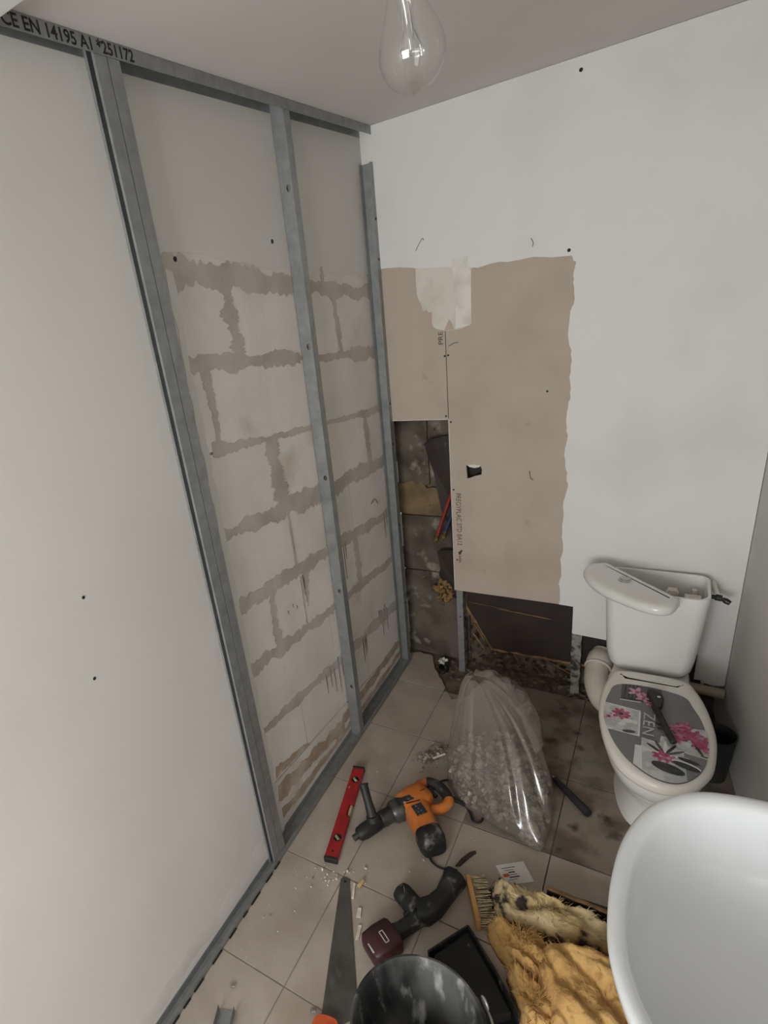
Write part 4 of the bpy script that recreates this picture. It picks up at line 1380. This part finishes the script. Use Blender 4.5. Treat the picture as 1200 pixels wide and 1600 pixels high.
def fat(path, wid, hgt, n=24, e=.55):
    """rounded box section swept along a floor path: half widths and half heights"""
    path = [Vector(p) for p in path]
    rg_ = []
    for i, p in enumerate(path):
        tt = (path[min(i + 1, len(path) - 1)] - path[max(i - 1, 0)])
        tt.z = 0
        tt.normalize()
        nn_ = Vector((-tt.y, tt.x, 0))
        row = []
        for k in range(n):
            a_ = 2 * math.pi * k / n
            ca, sa = math.cos(a_), math.sin(a_)
            row.append(p + nn_ * wid[i] * math.copysign(abs(ca) ** e, ca) + Vector((0, 0, 1)) * hgt[i] * math.copysign(abs(sa) ** e, sa))
        rg_.append(row)
    return MB().loft(rg_)


body = fat([(.350, -1.000, .056), (.356, -.990, .057), (.375, -.955, .058), (.395, -.915, .058), (.405, -.895, .057), (.410, -.885, .056)],
           [.046, .053, .056, .052, .046, .034], [.040, .046, .048, .046, .042, .032])
body.build('gear_cover', orange, t, smooth=True, angle=60)
motor = fat([(.365, -.940, .056), (.385, -.962, .057), (.420, -1.000, .056), (.455, -1.037, .054), (.472, -1.055, .053)],
            [.040, .050, .050, .047, .045], [.040, .046, .046, .044, .042])
motor.build('motor_housing', orange, t, smooth=True, angle=60)
cap = fat([(.470, -1.053, .053), (.474, -1.057, .053), (.500, -1.085, .051), (.516, -1.102, .050), (.522, -1.108, .050)],
          [.043, .049, .050, .044, .030], [.042, .047, .047, .042, .030])
cap.build('motor_cap', black_dust, t, smooth=True, angle=60)
for k in range(4):
    q = Vector((.482, -1.062, .0)) + Vector((.68, -.73, 0)) * (.006 * k)
    MB().obox(q + Vector((0, 0, .0995 - .0006 * k)), (.73, .68, 0), .018, .0012, .001).build('vent_slot', ink, t)
# D handle
hp = smoothpath([(.372, -.895, .060), (.372, -.860, .062), (.398, -.836, .063), (.440, -.838, .063), (.482, -.866, .062), (.500, -.895, .060), (.486, -.930, .058), (.450, -.955, .056)], 5)
n1, n2 = 9, 23
MB().tube(hp[:n1 + 1], [.020] * (n1 + 1), 12).build('handle_front', orange, t, smooth=True)
MB().tube(hp[n1:n2 + 1], [.0205] + [.0215] * (n2 - n1 - 1) + [.0205], 12).build('grip', black_dust, t, smooth=True)
MB().tube(hp[n2:], [.020] * (len(hp) - n2), 12).build('handle_rear', orange, t, smooth=True)
MB().tube([(.413, -.856, .058), (.428, -.876, .056), (.448, -.885, .056)], [.009, .011, .008], 10).build('trigger', black_p, t, smooth=True)
# stickers on the upper side
for c_, dd, hx, hy in (((.362, -.985, .1045), (.5, .62, 0), .030, .013), ((.424, -1.006, .1025), (.72, -.62, 0), .025, .021)):
    MB().obox(c_, dd, hx, hy, .0009).build('sticker', sticker, t, bevel=.0005)
MB().obox((.392, -.985, .1045), (.6, .55, 0), .028, .002, .0008).build('slot_line', ink, t)
MB().obox((.405, -.915, .105), (.5, .75, 0), .012, .001, .0008).build('slot_line', ink, t)
# auxiliary side handle pointing up
MB().tube([(.274, -1.098, .066), (.268, -1.094, .084)], [.027, .024], 16).build('handle_clamp', black_p, t, smooth=True)
mb = MB()
q0, q1 = Vector((.268, -1.094, .080)), Vector((.214, -1.040, .172))
dd = (q1 - q0).normalized()
mb.tube([q0, q0 + dd * .02, q0 + dd * .05, q1 - dd * .012, q1 - dd * .004, q1, q1, q1 - dd * .02], [.020, .0185, .0165, .0165, .0190, .0190, .0125, .0115], 18)
mb.build('side_handle', black_p, t, smooth=True, angle=50)
# power cord of the hammer
cd = smoothpath([(.488, -.868, .060), (.535, -.852, .030), (.556, -.850, .010), (.575, -.868, .006), (.592, -.892, .006), (.612, -.893, .006), (.622, -.872, .006), (.605, -.830, .006), (.55, -.77, .006), (.50, -.735, .006),
                 (.46, -.735, .006), (.43, -.75, .006), (.40, -.79, .006)], 6)
MB().tube(cd, [.010] * 5 + [.008] * 4 + [.0042] * (len(cd) - 9), 8).build('power_cord', black_p, t, smooth=True)
# second loop of cord running towards the cordless drill
o = MB().tube(smoothpath([(.492, -1.108, .0045), (.515, -1.128, .0045), (.545, -1.135, .0045), (.575, -1.128, .0045), (.60, -1.118, .0045)], 6), .0038, 8).build('loose_cable', black_p, base=(.55, -1.13, 0), smooth=True)
tag(o, 'short dark cable running from the hammer cap to the cordless drill', 'cable')
o = MB().plate([(.588, -1.105), (.604, -1.098), (.622, -1.055), (.640, -1.022), (.634, -1.016), (.618, -1.030), (.600, -1.065)], 'z', .0008, .006).build('dark_wedge', mat('dark_wood', (66, 54, 44), .8, (50, 41, 34), 20), base=(.61, -1.06, 0), bevel=.001)
tag(o, 'dark pointed wooden sliver on the floor behind the cordless drill', 'wood sliver')

# ================================================================ CORDLESS DRILL
t = thing('cordless_drill', (.55, -1.33, 0), 'black cordless drill with dark red battery lying on the floor', 'power tool')
fat([(.612, -1.170, .040), (.610, -1.178, .040), (.606, -1.215, .042), (.598, -1.262, .044), (.584, -1.305, .045), (.560, -1.338, .045), (.540, -1.352, .044)],
    [.036, .038, .031, .028, .032, .037, .032], [.034, .036, .032, .031, .035, .038, .034], e=.6).build('motor_body', black_dust, t, smooth=True, angle=60)
MB().tube([(.6135, -1.166, .040), (.612, -1.170, .040), (.6115, -1.1735, .040), (.612, -1.170, .040)], [.030, .041, .043, .028], 20, cap=False).build('rear_rim', black_dust, t, smooth=True)
MB().tube([(.545, -1.345, .045), (.518, -1.332, .045), (.500, -1.322, .045)], [.036, .035, .034], 18).build('gear_collar', black_dust, t, smooth=True)
MB().tube([(.500, -1.322, .045), (.496, -1.320, .045), (.475, -1.309, .044), (.462, -1.303, .044), (.456, -1.300, .044)], [.030, .034, .034, .030, .018], 18).build('chuck', black_dust, t, smooth=True)
for k in range(3):
    MB().obox((.478 + .006 * k, -1.318 + .004 * k, .0785), (.45, -.8, 0), .010, .0012, .0010).build('vent_slot', chrome if k == 1 else ink, t)
fat([(.556, -1.345, .042), (.535, -1.385, .038), (.508, -1.425, .034), (.490, -1.450, .033)], [.027, .022, .022, .030], [.032, .026, .025, .027], e=.6).build('grip', black_dust, t, smooth=True, angle=60)
MB().tube([(.520, -1.362, .045), (.508, -1.378, .044)], [.012, .010], 10).build('trigger', black_p, t, smooth=True)
bat = fat([(.500, -1.440, .036), (.496, -1.447, .037), (.472, -1.488, .037), (.452, -1.522, .036), (.447, -1.530, .034)], [.044, .050, .052, .048, .036], [.030, .034, .035, .033, .024], e=.45).build(
    'battery', batt_red, t, smooth=True, angle=50)
lb = MB()
c_ = Vector((.483, -1.483, .0722))
u_, w_ = Vector((.62, -.38, 0)).normalized(), Vector((.38, .62, 0)).normalized()
for s_ in (-1, 1):
    lb.obox(c_ + w_ * .006 * s_, u_, .020, .0013, .0006)
    lb.obox(c_ + u_ * .019 * s_, w_, .0073, .0013, .0006)
lb.build('label_frame', pale, bat)
MB().obox((.462, -1.528, .066), (.75, -.5, 0), .016, .006, .0008).build('pale_mark', pale, bat)

# ================================================================ HAND SAW
t = thing('hand_saw', (.36, -1.55, 0), 'grey bladed hand saw with orange handle lying by the bucket', 'saw')
bl_ = [(.243, -1.330), (.247, -1.321), (.262, -1.314), (.274, -1.316), (.280, -1.330)]
teeth = []
n_t = 60
e0, e1 = Vector((.280, -1.330)), Vector((.486, -1.690))
pn = Vector((e1.y - e0.y, -(e1.x - e0.x))).normalized() * -.0022
for k in range(n_t):
    q = e0 + (e1 - e0) * (k / n_t)
    q2 = e0 + (e1 - e0) * ((k + .5) / n_t) - pn
    teeth += [tuple(q), tuple(q2)]
MB().plate([bl_[0], bl_[1], bl_[2], bl_[3]] + teeth + [(.486, -1.690), (.405, -1.785)], 'z', .0015, .0027).build('blade', saw_m, t)
MB().tube([(.262, -1.332, .0026), (.262, -1.332, .0032)], .005, 10).build('hang_hole', ink, t)
sh = smoothloop([Vector(p) for p in ((.383, -1.752), (.425, -1.735), (.450, -1.745), (.470, -1.80), (.465, -1.86), (.430, -1.88), (.398, -1.85), (.385, -1.80))], 4)
hi_ = [Vector((.428 + (p.x - .428) * .42, -1.815 + (p.y + 1.815) * .5)) for p in sh]
MB().plate([tuple(p) for p in sh], 'z', .0008, .024, [[tuple(p) for p in hi_]]).build('handle', saw_h, t, bevel=.003)

# ================================================================ BUCKET
bc = Vector((.700, -1.742))
t = thing('mixing_bucket', (bc.x, bc.y, 0), 'black rubber mixing bucket streaked with dried plaster', 'bucket')
mb = MB()
n = 56
rg_ = []
for r_, z in ((.105, .001), (.120, .006), (.130, .06), (.148, .17), (.158, .245), (.1655, .247), (.168, .253), (.1665, .259), (.160, .261), (.155, .257), (.152, .245), (.142, .165), (.124, .06), (.110, .020), (.02, .016)):
    rg_.append([(bc.x + r_ * math.cos(2 * math.pi * k / n), bc.y + r_ * math.sin(2 * math.pi * k / n), z) for k in range(n)])
mb.loft(rg_)
mb.build('shell', bucket_m, t, smooth=True, angle=50)
for s_, a_ in ((1, .80), (-1, .80 + math.pi)):
    dr = Vector((math.cos(a_), math.sin(a_), 0))
    tn = Vector((-dr.y, dr.x, 0))
    c_ = Vector((bc.x, bc.y, .232)) + dr * .172
    MB().obox(c_ - dr * .006, dr, .008, .020, .012).build('ear', bucket_m, t, bevel=.003)
a1 = Vector((math.cos(.80), math.sin(.80), 0))
tn = Vector((-a1.y, a1.x, 0))
ctr_ = Vector((bc.x, bc.y, .232))
hp = []
for k in range(33):
    th = math.pi * k / 32
    hp.append(ctr_ + a1 * .183 * math.cos(th) - tn * .183 * math.sin(th) * .98 + Vector((0, 0, .034 * math.sin(th))))
MB().tube(hp, .0032, 8).build('wire_handle', wire_m, t, smooth=True)
lp_ = [ctr_ + a1 * (.183 + .0) + tn * (.014 * math.cos(2 * math.pi * k / 16)) + Vector((0, 0, .014 * math.sin(2 * math.pi * k / 16) + .012)) for k in range(17)]
MB().tube(lp_, .003, 8).build('handle_loop', wire_m, t, smooth=True)

# ================================================================ DUSTPAN AND BRUSH
t = thing('dustpan', (.74, -1.45, 0), 'black plastic dustpan with dusty edges beside the yellow wool', 'dustpan')
MB().plate([(.690, -1.300), (.612, -1.448), (.612, -1.560), (.800, -1.565), (.888, -1.500), (.790, -1.395)], 'z', .001, .005).build('pan', pan_m, t)
for pts, h0, h1 in (([(.690, -1.300), (.790, -1.395), (.888, -1.500)], .018, .060), ([(.690, -1.300), (.650, -1.375), (.612, -1.448)], .018, .045)):
    mb = MB()
    for i in range(len(pts) - 1):
        p, q = Vector(pts[i]), Vector(pts[i + 1])
        tt = (q - p).normalized()
        nn_ = Vector((-tt.y, tt.x)) * .003
        za, zb = h0 + (h1 - h0) * i / 2, h0 + (h1 - h0) * (i + 1) / 2
        mb.add([(p.x - nn_.x, p.y - nn_.y, .0055), (q.x - nn_.x, q.y - nn_.y, .0055), (q.x + nn_.x, q.y + nn_.y, .0055), (p.x + nn_.x, p.y + nn_.y, .0055),
                (p.x - nn_.x, p.y - nn_.y, za), (q.x - nn_.x, q.y - nn_.y, zb), (q.x + nn_.x, q.y + nn_.y, zb), (p.x + nn_.x, p.y + nn_.y, za)],
               [(0, 3, 2, 1), (4, 5, 6, 7), (0, 1, 5, 4), (1, 2, 6, 5), (2, 3, 7, 6), (3, 0, 4, 7)])
    mb.build('side_wall', black_dust, t)
mb = MB().plate([(.696, -1.318), (.630, -1.44), (.625, -1.55), (.80, -1.555), (.868, -1.497), (.782, -1.405)], 'z', .0055, .012)
for v in mb.v:
    if v.z > .01:
        v.z += .040 * max(0, (-1.318 - v.y) / .23)
mb.build('raised_floor', pan_m, t, bevel=.003)
t = thing('hand_brush', (.70, -1.22, 0), 'wooden backed hand brush standing on its edge beside the dustpan', 'brush')
p, q = Vector((.648, -1.152, 0)), Vector((.722, -1.292, 0))
dd = (q - p).normalized()
nn_ = Vector((-dd.y, dd.x, 0))
mb = MB().obox((p + q) / 2 + Vector((0, 0, .028)), dd, (q - p).length / 2, .008, .0272)
mb.build('back', wood, t, bevel=.003)
rr = random.Random(8)
mb = MB()
for i in range(24):
    for j in range(4):
        a_ = p + dd * ((q - p).length * (i + .5) / 24) + Vector((0, 0, .010 + .012 * j)) + nn_ * .0085
        b_ = a_ + nn_ * rr.uniform(.042, .052) + dd * rr.gauss(0, .004) + Vector((0, 0, rr.gauss(0, .003)))
        b_.z = max(b_.z, .004)
        mb.tube([a_, (a_ + b_) / 2, b_], [.0016, .0018, .0022], 5)
o = mb.build('bristles', bristle, t)
o['kind'] = 'stuff'

# ================================================================ YELLOW WOOL PILE


def heap(name, label, outline, hh, mats, seed, ridge=.03, rdir=(1, .2), fibres=150, top=(0, 0), fl=.016, skew=0.0):
    """torn, folded batt: rings from a ragged outline up to a creased top"""
    lp_ = smoothloop([Vector(p) for p in outline], 7)
    n_ = len(lp_)
    c_ = Vector((sum(p.x for p in lp_) / n_ + top[0], sum(p.y for p in lp_) / n_ + top[1]))
    t_ = thing(name, (c_.x, c_.y, 0), label, 'insulation')
    rows_ = []
    rd_ = Vector(rdir).normalized()
    pd_ = Vector((-rd_.y, rd_.x))
    NR = 34
    for i in range(NR + 1):
        k = 1 - i / (NR + .6)
        row = []
        for j, p in enumerate(lp_):
            ragged = 1 + .10 * noise.noise(Vector((j * .55, seed, 0))) + .05 * noise.noise(Vector((j * 1.7, seed, 5)))
            q = c_ + (p - c_) * k * (1 + (ragged - 1) * k)
            f = min(1.0, i / 7)
            z = hh * (1 - max(0, 1 - (1 - k) / .36) ** 2.4)
            a_, b_ = q.dot(rd_), q.dot(pd_)
            wv = b_ * 46 + 2.2 * noise.noise(Vector((a_ * 7, b_ * 7, seed)))
            z += f * ridge * (abs(math.sin(wv)) - .55)
            z += f * ridge * .9 * noise.fractal(Vector((q.x * 16, q.y * 16, seed * 1.3)), 1.0, 2.1, 4)
            z += skew * (a_ - c_.dot(rd_))
            row.append((q.x + .006 * noise.noise(Vector((q.x * 60, q.y * 60, z * 60))), q.y + .006 * noise.noise(Vector((q.x * 60, q.y * 60, z * 60 + 7))), max(z, .003 + .0 * f)))
        rows_.append(row)
    mb_ = MB()
    mb_.loft(rows_)
    mb_.build('wool_body', mats, t_, smooth=True, angle=180)
    r_ = random.Random(seed)
    fb = MB()
    side = [v for v in mb_.v if v.z > hh * .25]
    for q_ in range(fibres):
        v = r_.choice(side)
        o_ = Vector((v.x - c_.x, v.y - c_.y, .03)).normalized()
        l_ = r_.uniform(.4, 1.0) * fl
        e_ = v + (o_ + Vector((r_.gauss(0, .5), r_.gauss(0, .5), r_.gauss(.2, .3)))).normalized() * l_
        e2 = e_ + (o_ + Vector((r_.gauss(0, .6), r_.gauss(0, .6), -.6))).normalized() * l_ * .7
        e_.z, e2.z = max(e_.z, .004), max(e2.z, .004)
        fb.tube([v - o_ * .003, e_, e2], [r_.uniform(.0006, .0014), .0006, .0003], 4)
    o_ = fb.build('loose_fibres', mats, t_, smooth=True, angle=180)
    o_['kind'] = 'stuff'
    return t_


heap('mouldy_wool_batt', 'mould blackened pale glass wool batt at the back of the wool pile',
     [(.712, -1.155), (.735, -1.125), (.82, -1.130), (.93, -1.135), (1.06, -1.125), (1.10, -1.16), (1.08, -1.215), (.98, -1.255), (.88, -1.262), (.79, -1.258), (.745, -1.225)],
     .095, wool_w, 4, ridge=.02, rdir=(1, -.1), fibres=240)
heap('yellow_wool_batt', 'large folded yellow glass wool batt tucked under the basin',
     [(.890, -1.315), (.95, -1.265), (1.10, -1.245), (1.22, -1.29), (1.24, -1.42), (1.18, -1.53), (1.06, -1.56), (.965, -1.52), (.91, -1.42)],
     .135, wool, 9, ridge=.026, rdir=(.75, -.65), fibres=120, top=(.02, 0), skew=-.06)
heap('torn_wool_tuft', 'torn yellow glass wool tuft between the mouldy batt and the dustpan',
     [(.745, -1.290), (.770, -1.258), (.85, -1.258), (.925, -1.275), (.955, -1.34), (.93, -1.40), (.865, -1.395), (.80, -1.352)],
     .095, wool, 15, ridge=.030, rdir=(1, -.25), fibres=220, fl=.024)
heap('ragged_wool_end', 'ragged yellow wool end hanging over the dustpan edge',
     [(.828, -1.385), (.875, -1.365), (.945, -1.385), (.99, -1.46), (.995, -1.525), (.95, -1.565), (.905, -1.525), (.862, -1.45)],
     .085, wool, 23, ridge=.030, rdir=(.9, -.4), fibres=220, fl=.024)
# strip of board sticking out of the pile
t = thing('wooden_slat', (1.0, -1.105, 0), 'thin pale wooden slat lying behind the mouldy wool', 'wood slat')
MB().obox((1.0, -1.118, .092), (1, .06, -.12), .11, .005, .004, up=(0, 0, 1))  .build('slat', brown_strip, t, bevel=.001)
MB().obox((.99, -1.112, .045), (1, .10, -.02), .10, .006, .044).build('backing_strip', kraft, t)

# card on the floor
t = thing('paper_card', (.775, -1.025, 0), 'small white printed card on the floor behind the wool pile', 'card')
MB().plate([(.712, -1.040), (.792, -.983), (.840, -1.045), (.760, -1.100)], 'z', .0005, .0013).build('sheet', paper, t)
mb = MB()
u_ = Vector((.080, .057, 0)).normalized()
w_ = Vector((.047, -.062, 0)).normalized()
for k, (s0, s1, w) in enumerate(((.012, .060, .0012), (.018, .050, .0008), (.030, .052, .0022), (.022, .056, .0010), (.026, .060, .0022), (.02, .05, .0008))):
    q = Vector((.715, -1.042, .00145)) + w_ * (.012 + .009 * k) + u_ * ((s0 + s1) / 2)
    mb.obox(q, u_, (s1 - s0) / 2, w, .0001)
mb.build('print_lines', print_ink, t)
MB().obox(Vector((.742, -1.048, .0015)) + w_ * .018, u_, .010, .006, .0001).build('orange_mark', saw_h, t)

# black handled tool on the floor
t = thing('black_chisel', (.89, -.63, 0), 'black handled tool with metal tip lying on the tiles by the sack', 'tool')
a_, b_ = Vector((.826, -.572, .016)), Vector((.965, -.697, .016))
dd = (b_ - a_).normalized()
MB().tube([a_, a_ + dd * .01, a_ + dd * .05, a_ + dd * .12, b_ - dd * .012, b_ - dd * .002, b_], [.009, .0115, .0125, .0145, .0165, .015, .008], 12).build('handle', black_p, t, smooth=True)
MB().tube([a_ - dd * .014, a_ + dd * .002], [.006, .007], 10).build('ferrule', chrome, t, smooth=True)
